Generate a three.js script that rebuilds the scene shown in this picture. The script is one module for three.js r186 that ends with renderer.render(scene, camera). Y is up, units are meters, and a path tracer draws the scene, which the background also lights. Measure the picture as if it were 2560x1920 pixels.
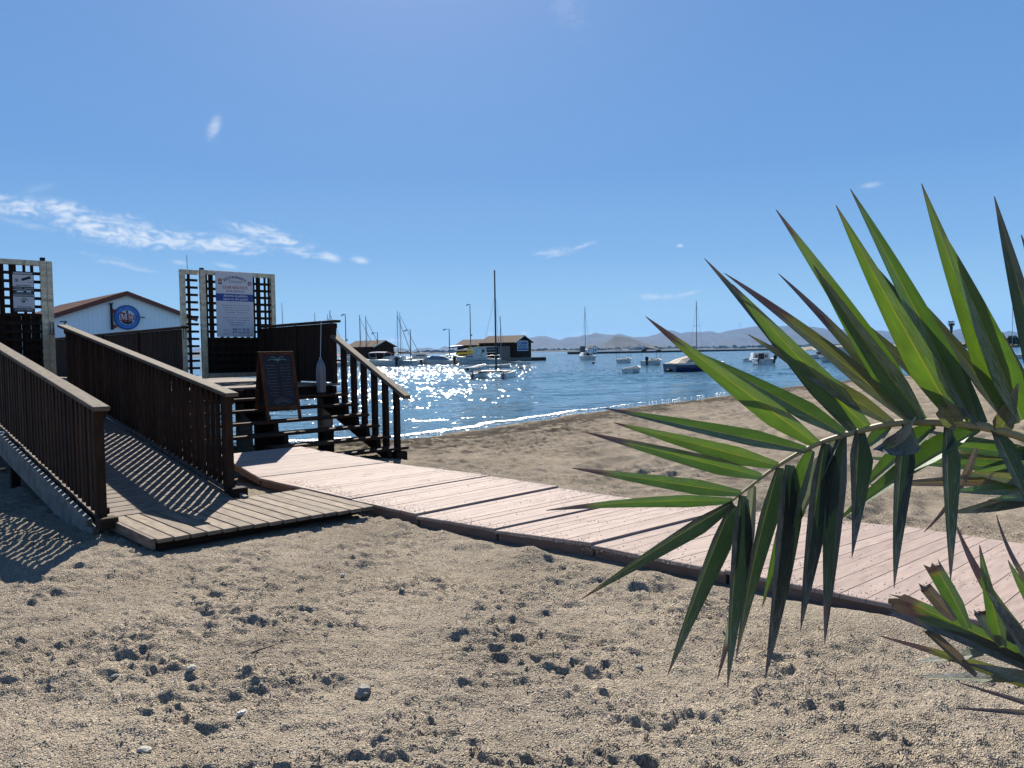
import * as THREE from 'three';
import { mergeGeometries } from 'three/addons/utils/BufferGeometryUtils.js';
import { createNoise2D } from 'simplex-noise';

// ---------------------------------------------------------------- camera, sky, sun, exposure
const EXPOSURE = 2.2;
const PITCH = Math.atan(79 / 1920), ROLL = 0.016, EYE = 1.6, FOCAL = 1920;
const scene = new THREE.Scene();
const camera = new THREE.PerspectiveCamera(53.13, 4 / 3, 0.05, 40000);
camera.position.set(0, EYE, 0);
camera.rotation.set(-PITCH, 0, -ROLL, 'YXZ');
const renderer = new THREE.WebGLRenderer({ antialias: true });
renderer.toneMapping = THREE.LinearToneMapping;
renderer.toneMappingExposure = EXPOSURE;
renderer.shadowMap.enabled = true;

const rad = THREE.MathUtils.degToRad, lerp = THREE.MathUtils.lerp, clamp = THREE.MathUtils.clamp, smooth = THREE.MathUtils.smoothstep;
const SUN_AZ = rad(-7.5), SUN_EL = rad(40);
const sunDir = new THREE.Vector3(Math.sin(SUN_AZ) * Math.cos(SUN_EL), Math.sin(SUN_EL), -Math.cos(SUN_AZ) * Math.cos(SUN_EL));
const sun = new THREE.DirectionalLight(new THREE.Color().setRGB(1, 0.95, 0.86), 5);
sun.name = 'sun';
sun.position.copy(sunDir).multiplyScalar(200);
sun.castShadow = true;
sun.shadow.radius = 1;
Object.assign(sun.shadow.camera, { left: -80, right: 80, top: 80, bottom: -80, near: 1, far: 600 });
sun.shadow.mapSize.set(4096, 4096);
scene.add(sun, sun.target);

// ---------------------------------------------------------------- seeded noise
function rng(seed) { let a = seed >>> 0; return () => { a = (a + 0x6d2b79f5) | 0; let t = Math.imul(a ^ (a >>> 15), 1 | a); t = (t + Math.imul(t ^ (t >>> 7), 61 | t)) ^ t; return ((t ^ (t >>> 14)) >>> 0) / 4294967296; }; }
const R = rng(77), rnd = (a = 0, b = 1) => a + (b - a) * R();
const N1 = createNoise2D(rng(1)), N2 = createNoise2D(rng(2)), N3 = createNoise2D(rng(3));
const fbm = (f, x, y, o = 4, g = 0.5, l = 2.03) => { let s = 0, a = 1, n = 0; for (let i = 0; i < o; i++) { s += a * f(x, y); n += a; a *= g; x = x * l + 17.3; y = y * l - 9.1; } return s / n; };

// ---------------------------------------------------------------- places
// a ray through the lens for a point of the photograph (2560 x 1920); used only to survey where things stand
function ray(X, Y) {
  const x0 = (X - 1280) / FOCAL, y0 = -(Y - 960) / FOCAL, cr = Math.cos(ROLL), sr = Math.sin(ROLL), cp = Math.cos(PITCH), sp = Math.sin(PITCH);
  const x = x0 * cr + y0 * sr, y = -x0 * sr + y0 * cr;
  return new THREE.Vector3(x, y * cp - sp, -cp - y * sp);
}
const onLevel = (X, Y, h = 0) => { const r = ray(X, Y); return r.multiplyScalar((h - EYE) / r.y).add(camera.position); };
const atDepth = (X, Y, d) => { const r = ray(X, Y); return r.multiplyScalar(d / -r.z).add(camera.position); };
const WATER = -0.15;
// the pier's own axes: u runs up the ramp (left and away), v runs along the stairs (right and away)
const TH = rad(43.8), SU = Math.sin(TH), CU = Math.cos(TH);
const at = (u, v, h = 0) => new THREE.Vector3(-SU * u + CU * v, h, -(CU * u + SU * v));

// ---------------------------------------------------------------- sky
{
  const W = 4096, H = 2048, data = new Float32Array(W * H * 4);
  const keys = [[0, 0.47, 0.70, 0.90], [3.6, 0.33, 0.585, 0.855], [7, 0.23, 0.465, 0.80], [13, 0.156, 0.355, 0.715], [23, 0.126, 0.297, 0.645], [40, 0.075, 0.20, 0.48], [90, 0.04, 0.12, 0.33]];
  const C = [0, 0, 0];
  const grad = (e) => { let i = 0; while (i < keys.length - 2 && e > keys[i + 1][0]) i++; const a = keys[i], b = keys[i + 1], t = smoothT(clamp((e - a[0]) / (b[0] - a[0]), 0, 1)); for (let c = 0; c < 3; c++) C[c] = lerp(a[c + 1], b[c + 1], t); };
  const smoothT = (t) => t;
  // wisps of cloud: azimuth and elevation in degrees of centre, half length, half height, tilt, strength
  const spot = (X, Y) => { const r = ray(X, Y).normalize(); return [Math.atan2(r.x, -r.z) * 180 / Math.PI, Math.asin(r.y) * 180 / Math.PI]; };
  const wisps = [[30, 512, 75, 20, 4, 0.95], [120, 525, 80, 12, 6, 0.4], [170, 528, 55, 22, 12, 0.9], [225, 560, 85, 30, 14, 0.9], [320, 585, 110, 30, 5, 1], [300, 545, 60, 10, -10, 0.5], [430, 600, 90, 22, 6, 0.85], [490, 612, 70, 18, 5, 0.7], [575, 610, 95, 22, 5, 0.9], [640, 575, 80, 16, 8, 0.75], [690, 600, 80, 20, 10, 0.85], [745, 628, 55, 12, 16, 0.7], [822, 643, 30, 12, 12, 0.8], [900, 650, 26, 9, 8, 0.7], [535, 318, 14, 34, 24, 0.5], [300, 660, 60, 6, 9, 0.35], [350, 674, 40, 5, 9, 0.35], [448, 656, 20, 5, 4, 0.5], [562, 664, 28, 6, 8, 0.5], [1380, 632, 55, 12, -4, 0.55], [1450, 618, 50, 6, -16, 0.5], [1700, 614, 11, 4, 0, 0.9], [1640, 742, 75, 8, 2, 0.5], [1720, 734, 38, 4, -10, 0.5], [2175, 463, 26, 6, -3, 0.35], [990, 850, 48, 3.5, -2, 0.8], [1226, 834, 8, 2.5, 0, 0.8], [1158, 834, 6, 2.5, 0, 0.7], [1312, 833, 14, 4, 0, 0.8], [1260, 833, 8, 2, 0, 0.5], [1460, 833, 45, 2.5, -2, 0.5], [1530, 832, 16, 2, 0, 0.4], [1372, 835, 14, 2, 0, 0.5], [60, 560, 70, 8, 8, 0.25], [250, 640, 60, 5, 8, 0.25], [100, 470, 40, 8, -20, 0.12], [1420, 20, 90, 40, 50, 0.10]]
    .map(([X, Y, a, b, t, s]) => { const [az, el] = spot(X, Y), k = 180 / Math.PI / FOCAL; return { az, el, a: a * k, b: b * k, c: Math.cos(rad(t)), s: Math.sin(rad(t)), d: s }; });
  for (let row = 0; row < H; row++) {
    const el = ((row + 0.5) / H - 0.5) * 180, e = rad(el), y = Math.sin(e), cy = Math.cos(e);
    grad(Math.max(0, el));
    const [r0, g0, b0] = C;
    for (let col = 0; col < W; col++) {
      const round = ((col + 0.5) / W - 0.5) * 2 * Math.PI, x = Math.cos(round) * cy, z = Math.sin(round) * cy;
      const gam = Math.acos(clamp(x * sunDir.x + y * sunDir.y + z * sunDir.z, -1, 1)) * 180 / Math.PI;
      const glow = 0.80 * Math.exp(-gam / 8.5) + 0.015 * Math.exp(-gam / 35);
      let r = r0 + glow * 0.95, g = g0 + glow * 0.85, b = b0 + glow * 0.75;
      const az = Math.atan2(x, -z) * 180 / Math.PI;
      if (el > -1 && el < 32 && az > -40 && az < 40) {
        let m = 0;
        for (const w of wisps) {
          const dx = az - w.az, dy = el - w.el;
          if (Math.abs(dx) > w.a * 2.2 + w.b * 2 || Math.abs(dy) > w.a * 0.9 + w.b * 2.4) continue;
          const p = (dx * w.c - dy * w.s) / w.a, q = (dx * w.s + dy * w.c) / w.b, f = Math.exp(-1.1 * (p * p + q * q));
          if (f < 0.02) continue;
          const wx = az * 0.34 + 0.45 * N3(az * 0.5, el * 1.1), wy = el * 3.1 + 0.36 * az + 1.1 * N3(az * 0.42 + 9, el * 1.2);
          const n = 0.5 + 0.5 * fbm(N2, wx, wy, 5, 0.54), big = w.a > 1.2 ? 1 : 0.45;
          m = Math.max(m, w.d * smooth(f * (1 - 0.35 * big) + (n - 0.5) * 1.5 * big * Math.sqrt(f), 0.12, 0.95));
        }
        if (m > 0) { r = lerp(r, 0.86, m * 0.92); g = lerp(g, 0.92, m * 0.92); b = lerp(b, 1.0, m * 0.92); }
      }
      const o = (row * W + col) * 4;
      data[o] = r / EXPOSURE; data[o + 1] = g / EXPOSURE; data[o + 2] = b / EXPOSURE; data[o + 3] = 1;
    }
  }
  const sky = new THREE.DataTexture(data, W, H, THREE.RGBAFormat, THREE.FloatType);
  sky.mapping = THREE.EquirectangularReflectionMapping;
  sky.magFilter = sky.minFilter = THREE.LinearFilter;
  sky.needsUpdate = true;
  scene.background = sky;
  scene.environment = sky;
}
scene.fog = new THREE.FogExp2(new THREE.Color().setRGB(0.22, 0.52, 1.0), 3.0e-5);

// ---------------------------------------------------------------- helpers: names, things, parts
const taken = new Map();
const numbered = (n) => { const k = taken.get(n) ?? 0; taken.set(n, k + 1); return k ? `${n}_${String(k).padStart(3, '0')}` : n; };
const lit = (o) => { o.traverse((m) => { if (m.isMesh) { m.castShadow = true; m.receiveShadow = true; } }); return o; };
function tag(o, label, category, group) { o.userData.label = label; o.userData.category = category; if (group) o.userData.group = group; return o; }
function thing(name, label, category, pos = [0, 0, 0], turn = 0, group) {
  const o = new THREE.Group(); o.name = numbered(name); scene.add(o);
  if (pos.isVector3) o.position.copy(pos); else o.position.set(...pos);
  o.rotation.y = turn; return tag(o, label, category, group);
}
const pierThing = (name, label, category, u, v, h = 0, group) => thing(name, label, category, at(u, v, h), TH, group);
function part(parent, name, geo, mat, p = [0, 0, 0], r) {
  const m = new THREE.Mesh(geo, mat); m.name = name; m.position.set(...p); if (r) m.rotation.set(...r);
  m.castShadow = m.receiveShadow = true; parent.add(m); return m;
}
function solo(name, geo, mat, label, category, group) { const m = new THREE.Mesh(geo, mat); m.name = numbered(name); m.castShadow = m.receiveShadow = true; scene.add(m); return tag(m, label, category, group); }
function structure(name, geo, mat, kind = 'structure') { const m = new THREE.Mesh(geo, mat); m.name = numbered(name); m.userData.kind = kind; m.castShadow = m.receiveShadow = true; scene.add(m); return m; }

// ---------------------------------------------------------------- helpers: geometry
// a collector of flat faces with uv in metres
class Faces {
  constructor() { this.p = []; this.n = []; this.t = []; }
  tri(a, b, c, uv) {
    const ux = b[0] - a[0], uy = b[1] - a[1], uz = b[2] - a[2], vx = c[0] - a[0], vy = c[1] - a[1], vz = c[2] - a[2];
    let nx = uy * vz - uz * vy, ny = uz * vx - ux * vz, nz = ux * vy - uy * vx; const l = Math.hypot(nx, ny, nz) || 1; nx /= l; ny /= l; nz /= l;
    [a, b, c].forEach((q, i) => { this.p.push(...q); this.n.push(nx, ny, nz); this.t.push(...(uv ? uv[i] : Math.abs(ny) > 0.7 ? [q[0], q[2]] : Math.abs(nx) > Math.abs(nz) ? [q[2], q[1]] : [q[0], q[1]])); });
  }
  quad(a, b, c, d, uv) { this.tri(a, b, c, uv && [uv[0], uv[1], uv[2]]); this.tri(a, c, d, uv && [uv[0], uv[2], uv[3]]); }
  geo() {
    const g = new THREE.BufferGeometry();
    g.setAttribute('position', new THREE.Float32BufferAttribute(this.p, 3)); g.setAttribute('normal', new THREE.Float32BufferAttribute(this.n, 3)); g.setAttribute('uv', new THREE.Float32BufferAttribute(this.t, 2));
    return g;
  }
}
// chamfered box, centred; u of the texture runs along its longest side; shared between alike pieces
const boxes = new Map();
function box(w, h, d, b = 0.004, variant = 0) {
  const key = [w.toFixed(4), h.toFixed(4), d.toFixed(4), b, variant].join();
  if (boxes.has(key)) return boxes.get(key);
  b = Math.min(b, w / 3, h / 3, d / 3);
  const F = new Faces(), x = w / 2, y = h / 2, z = d / 2, longest = w >= h && w >= d ? 0 : h >= d ? 1 : 2, off = [variant * 0.371, variant * 0.613];
  const uvOf = (q, n) => { const ax = Math.abs(n[0]) > 0.6 ? 0 : Math.abs(n[1]) > 0.6 ? 1 : 2, rest = [0, 1, 2].filter((k) => k !== ax); let [i, j] = rest; if (j === longest) [i, j] = [j, i]; return [q[i] + off[0], q[j] + off[1] + ax * 0.17]; };
  const q = (a, bb, c, dd, n) => F.quad(a, bb, c, dd, [a, bb, c, dd].map((k) => uvOf(k, n)));
  const P = (sx, sy, sz, k) => [sx * (x - (k === 0 ? 0 : b)), sy * (y - (k === 1 ? 0 : b)), sz * (z - (k === 2 ? 0 : b))];
  for (const s of [1, -1]) {
    const o = (l) => (s > 0 ? l : l.reverse());
    q(...o([P(s, -1, -1, 0), P(s, 1, -1, 0), P(s, 1, 1, 0), P(s, -1, 1, 0)]), [s, 0, 0]);
    q(...o([P(-1, s, -1, 1), P(-1, s, 1, 1), P(1, s, 1, 1), P(1, s, -1, 1)]), [0, s, 0]);
    q(...o([P(-1, -1, s, 2), P(1, -1, s, 2), P(1, 1, s, 2), P(-1, 1, s, 2)]), [0, 0, s]);
  }
  if (b > 0) for (const s of [1, -1]) for (const t of [1, -1]) {
    const o = (l) => (s * t > 0 ? l : l.reverse());
    q(...o([P(s, t, 1, 0), P(s, t, -1, 0), P(s, t, -1, 1), P(s, t, 1, 1)]), [0, t, 0]);
    q(...o([P(1, s, t, 1), P(-1, s, t, 1), P(-1, s, t, 2), P(1, s, t, 2)]), [0, s, 0]);
    q(...o([P(s, 1, t, 2), P(s, -1, t, 2), P(s, -1, t, 0), P(s, 1, t, 0)]), [s, 0, 0]);
    for (const r of [1, -1]) { const l = [P(s, t, r, 0), P(s, t, r, 1), P(s, t, r, 2)]; if (s * t * r < 0) l.reverse(); F.tri(...l); }
  }
  const g = F.geo(); boxes.set(key, g); return g;
}
// a board with four given corners (top face, counter-clockwise from above) and a thickness; u along a->b
function slab(a, b, c, d, th, uo = 0) {
  const F = new Faces(), dn = (q) => [q[0], q[1] - th, q[2]], len = Math.hypot(b[0] - a[0], b[2] - a[2]), wid = Math.hypot(d[0] - a[0], d[2] - a[2]), ch = 0.004;
  const mid = [0, 1, 2].map((k) => (a[k] + b[k] + c[k] + d[k]) / 4);
  const inn = (q) => { const l = Math.hypot(q[0] - mid[0], q[2] - mid[2]); return [q[0] + (mid[0] - q[0]) / l * ch * 1.4, q[1], q[2] + (mid[2] - q[2]) / l * ch * 1.4]; };
  const low = (q) => [q[0], q[1] - ch, q[2]];
  const T = [a, b, c, d].map(inn), E = [a, b, c, d].map(low), B = [a, b, c, d].map(dn), uvT = [[uo, uo], [uo + len, uo], [uo + len, uo + wid], [uo, uo + wid]];
  F.quad(...T, uvT);
  for (let i = 0; i < 4; i++) { const j = (i + 1) % 4, l = i % 2 ? wid : len; F.quad(E[i], E[j], T[j], T[i], [[uo, 0], [uo + l, 0], [uo + l, 0.005], [uo, 0.005]]); F.quad(B[i], B[j], E[j], E[i], [[uo, 0], [uo + l, 0], [uo + l, th], [uo, th]]); }
  F.quad(B[3], B[2], B[1], B[0]);
  return F.geo();
}
function tube(pts, r0, r1 = r0, seg = 12, radial = 6) {
  const curve = pts.length === 2 ? new THREE.LineCurve3(pts[0], pts[1]) : new THREE.CatmullRomCurve3(pts);
  const g = new THREE.TubeGeometry(curve, pts.length === 2 ? 1 : seg, 1, radial, false), n = pts.length === 2 ? 1 : seg, P = g.attributes.position, c = new THREE.Vector3(), v = new THREE.Vector3();
  for (let i = 0; i <= n; i++) { curve.getPointAt(i / n, c); const r = lerp(r0, r1, i / n); for (let j = 0; j <= radial; j++) { const k = i * (radial + 1) + j; v.fromBufferAttribute(P, k).sub(c).multiplyScalar(r).add(c); P.setXYZ(k, v.x, v.y, v.z); } }
  return g;
}
const V3 = (x, y, z) => new THREE.Vector3(x, y, z);
const merge = (l) => mergeGeometries(l.map((g) => { const k = g.index ? g.toNonIndexed() : g.clone(); for (const n of Object.keys(k.attributes)) if (!['position', 'normal', 'uv'].includes(n)) k.deleteAttribute(n); return k; }));
const moved = (g, p = [0, 0, 0], r = [0, 0, 0], s = 1) => { const m = new THREE.Matrix4().compose(V3(...p), new THREE.Quaternion().setFromEuler(new THREE.Euler(...r)), Array.isArray(s) ? V3(...s) : V3(s, s, s)); return g.clone().applyMatrix4(m); };
function extrude(pts, depth, bevel = 0.003) { const s = new THREE.Shape(pts.map(([x, y]) => new THREE.Vector2(x, y))); return new THREE.ExtrudeGeometry(s, { depth, bevelEnabled: bevel > 0, bevelSize: bevel, bevelThickness: bevel, bevelSegments: 1 }); }

// ---------------------------------------------------------------- textures
function tex(data, W, H, srgb = false) {
  const t = new THREE.DataTexture(data, W, H, THREE.RGBAFormat, data instanceof Float32Array ? THREE.FloatType : THREE.UnsignedByteType);
  t.wrapS = t.wrapT = THREE.RepeatWrapping; t.magFilter = THREE.LinearFilter; t.minFilter = THREE.LinearMipmapLinearFilter; t.generateMipmaps = true;
  if (srgb) t.colorSpace = THREE.SRGBColorSpace; t.needsUpdate = true; return t;
}
const sized = (t, mu, mv = mu) => { const c = t.clone(); c.repeat.set(1 / mu, 1 / mv); c.needsUpdate = true; return c; };
function gridTex(W, H, f, srgb = true) { const d = new Uint8Array(W * H * 4); for (let y = 0; y < H; y++) for (let x = 0; x < W; x++) { const c = f(x / W, y / H, x, y), o = (y * W + x) * 4; d[o] = clamp(c[0], 0, 255); d[o + 1] = clamp(c[1], 0, 255); d[o + 2] = clamp(c[2], 0, 255); d[o + 3] = 255; } return tex(d, W, H, srgb); }
// tileable 2-D noise from a torus-free trick: blend of shifted copies
const tile = (f, x, y, px, py) => { const a = f(x * px, y * py), b = f((x - 1) * px, y * py), c = f(x * px, (y - 1) * py), d = f((x - 1) * px, (y - 1) * py), u = x, v = y; return (a * (1 - u) + b * u) * (1 - v) + (c * (1 - u) + d * u) * v; };
// wood grain along u: streaks, knots, weather stains
function woodTex(base, vary, seed, contrast = 1) {
  const n = createNoise2D(rng(seed)), m = createNoise2D(rng(seed + 50));
  const col = gridTex(512, 512, (x, y) => {
    const warp = 0.02 * tile(m, x, y, 4, 4), streak = tile(n, x, y + warp, 6, 90), fine = tile(m, x, y + warp, 14, 240), patch = tile(n, x, y, 5, 7), stain = Math.max(0, tile(m, x, y, 9, 9) - 0.35);
    const k = 1 + contrast * (0.16 * streak + 0.10 * fine + 0.14 * patch) - 0.35 * stain * contrast;
    return base.map((b, i) => b * k + vary[i] * patch);
  });
  const bump = gridTex(512, 512, (x, y) => { const warp = 0.02 * tile(m, x, y, 4, 4), v = 128 + 60 * tile(n, x, y + warp, 6, 90) + 50 * tile(m, x, y + warp, 14, 240); return [v, v, v]; }, false);
  return { col, bump };
}
const wDark = woodTex([208, 196, 184], [10, 4, 0], 11, 1.3), wGrey = woodTex([215, 207, 196], [8, 6, 4], 12), wPink = woodTex([238, 232, 228], [4, 3, 3], 13, 0.5);
const wood = (t, color, rough = 0.8, mu = 1.6, mv = 0.55, bs = 0.0012) => new THREE.MeshPhysicalMaterial({ color: new THREE.Color().setRGB(...color), map: sized(t.col, mu, mv), bumpMap: sized(t.bump, mu, mv), bumpScale: bs, roughness: rough, specularIntensity: 0.3 });
const flat = (c, rough = 0.7, metal = 0, extra = {}) => new THREE.MeshStandardMaterial({ color: new THREE.Color().setRGB(...c), roughness: rough, metalness: metal, ...extra });
const grime = gridTex(256, 256, (x, y) => { const v = 215 + 28 * fbm((a, b) => tile(N1, x, y, 5, 5), 0, 0, 1) + 30 * tile(N2, x, y, 22, 8) - 60 * Math.max(0, tile(N3, x, y, 9, 3) - 0.3); return [v, v, v * 0.98]; });
const grimeRough = gridTex(256, 256, (x, y) => { const v = 120 + 70 * tile(N1, x, y, 6, 3) + 40 * tile(N2, x, y, 30, 9); return [v, v, v]; }, false);
const M = {
  brown: [0, 1, 2, 3].map((k) => wood(wDark, [[0.058, 0.032, 0.020], [0.042, 0.024, 0.016], [0.074, 0.043, 0.026], [0.050, 0.030, 0.020]][k])),
  brownDark: wood(wDark, [0.034, 0.022, 0.017]),
  cap: wood(wGrey, [0.155, 0.13, 0.105]),
  grey: [0, 1, 2].map((k) => wood(wGrey, [[0.25, 0.212, 0.178], [0.22, 0.186, 0.158], [0.28, 0.238, 0.196]][k])),
  ramp: [0, 1, 2].map((k) => wood(wGrey, [[0.235, 0.20, 0.178], [0.205, 0.174, 0.155], [0.26, 0.222, 0.194]][k])),
  pink: [0, 1, 2, 3].map((k) => wood(wPink, [[0.335, 0.268, 0.238], [0.310, 0.248, 0.220], [0.352, 0.284, 0.252], [0.325, 0.264, 0.238]][k], 0.75, 1.9, 0.5, 0.0008)),
  pinkEdge: wood(wPink, [0.24, 0.165, 0.13], 0.8),
  fascia: new THREE.MeshStandardMaterial({ color: new THREE.Color().setRGB(0.20, 0.197, 0.188), map: sized(grime, 1.4), bumpMap: sized(grime, 0.5), bumpScale: 0.003, roughness: 0.9 }),
  alu: new THREE.MeshStandardMaterial({ color: new THREE.Color().setRGB(0.66, 0.57, 0.43), metalness: 0.8, map: sized(grime, 0.5, 0.9), roughness: 1, roughnessMap: sized(grimeRough, 0.4, 1.1) }),
  steel: flat([0.55, 0.55, 0.55], 0.35, 0.9),
  white: new THREE.MeshPhysicalMaterial({ color: new THREE.Color().setRGB(0.78, 0.78, 0.76), roughness: 0.35, clearcoat: 0.3, map: sized(grime, 3) }),
  whiteWall: new THREE.MeshStandardMaterial({ color: new THREE.Color().setRGB(0.90, 0.90, 0.89), roughness: 0.8 }),
  navy: new THREE.MeshPhysicalMaterial({ color: new THREE.Color().setRGB(0.012, 0.02, 0.075), roughness: 0.3, clearcoat: 0.5 }),
  black: flat([0.012, 0.012, 0.014], 0.8),
  rubber: flat([0.02, 0.02, 0.022], 0.75),
  tan: flat([0.34, 0.285, 0.22], 0.9), cream: flat([0.55, 0.52, 0.45], 0.9), blueCover: flat([0.13, 0.18, 0.25], 0.85), redCloth: flat([0.28, 0.03, 0.03], 0.85), purple: flat([0.14, 0.12, 0.17], 0.85),
  pinkPaint: flat([0.48, 0.30, 0.28], 0.6), orange: flat([0.42, 0.16, 0.05], 0.6), yellow: flat([0.60, 0.42, 0.03], 0.5), blue: flat([0.02, 0.07, 0.30], 0.5),
  glass: flat([0.02, 0.03, 0.04], 0.08), mast: flat([0.16, 0.17, 0.19], 0.4, 0.5), wire: flat([0.10, 0.10, 0.11], 0.5, 0.4), darkMast: flat([0.03, 0.03, 0.035], 0.5),
  tiles: wood(wDark, [0.19, 0.085, 0.06], 0.9), roofBrown: wood(wGrey, [0.085, 0.052, 0.040], 0.9), verge: flat([0.17, 0.055, 0.035], 0.8),
  concrete: new THREE.MeshStandardMaterial({ color: new THREE.Color().setRGB(0.20, 0.197, 0.185), map: sized(grime, 2), roughness: 0.95 }), darkStone: new THREE.MeshStandardMaterial({ color: new THREE.Color().setRGB(0.06, 0.055, 0.05), map: sized(grime, 2), roughness: 0.95 }),
};

// ---------------------------------------------------------------- the beach
// shoreline as seen from above: x, distance ahead
const SHORE = [[-60, 30], [-30, 19], [-16, 16], [-9, 15.4], [-4.62, 15.6], [-2.57, 16.02], [-1.13, 17.73], [0.19, 19.81], [2.65, 23.22], [5.84, 26.7], [10.76, 33.3], [19.56, 43.1], [34.8, 52.5], [70, 66], [160, 86]];
function shoreDistance(x, d) { // metres inland (+) or out on the water (-)
  let best = 1e9, side = 1;
  for (let i = 0; i < SHORE.length - 1; i++) {
    const [ax, ay] = SHORE[i], [bx, by] = SHORE[i + 1], ux = bx - ax, uy = by - ay, t = clamp(((x - ax) * ux + (d - ay) * uy) / (ux * ux + uy * uy), 0, 1), px = x - ax - ux * t, py = d - ay - uy * t, l = px * px + py * py;
    if (l < best) { best = l; side = ux * (d - ay) - uy * (x - ax) < 0 ? 1 : -1; }
  }
  return Math.sqrt(best) * side;
}
const uvOfPlace = (x, d) => [-SU * x + CU * d, CU * x + SU * d];
// footprints and scuffs, kept in half-metre buckets
const prints = new Map();
{
  const r = rng(5), add = (x, d, a, l, w, dep) => { const k = { x, d, c: Math.cos(a), s: Math.sin(a), l, w, dep, tread: r() }; const key = (i, j) => i * 4096 + j; for (let i = -1; i <= 1; i++) for (let j = -1; j <= 1; j++) { const q = key(Math.floor(x / 0.5) + i + 2000, Math.floor(d / 0.5) + j + 2000); if (!prints.has(q)) prints.set(q, []); prints.get(q).push(k); } };
  for (let i = 0; i < 420; i++) { const d = 1.2 + 11 * Math.pow(r(), 1.25), x = (r() * 2 - 1) * (2.5 + d * 0.85); add(x, d, (r() - 0.5) * 2.4 + (r() < 0.3 ? 1.6 : 0), 0.125 + 0.03 * r(), 0.046 + 0.014 * r(), 0.006 + 0.013 * r()); }
  for (let w = 0; w < 34; w++) { let x = (r() * 2 - 1) * 7, d = 1.5 + r() * 9, a = r() * 6.3; for (let k = 0; k < 9; k++) { x += Math.cos(a) * 0.62; d += Math.sin(a) * 0.62; a += (r() - 0.5) * 0.25; const s = k % 2 ? 1 : -1; add(x - Math.sin(a) * 0.09 * s, d + Math.cos(a) * 0.09 * s, a + 0.15 * s, 0.135, 0.05, 0.013 + 0.014 * r()); } }
  for (let i = 0; i < 120; i++) { const d = 1.4 + 8 * Math.pow(r(), 1.3), x = (r() * 2 - 1) * (2 + d * 0.8); add(x, d, (r() - 0.5) * 1.2, 0.06 + 0.10 * r(), 0.02 + 0.03 * r(), 0.006 + 0.012 * r()); }
}
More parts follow.
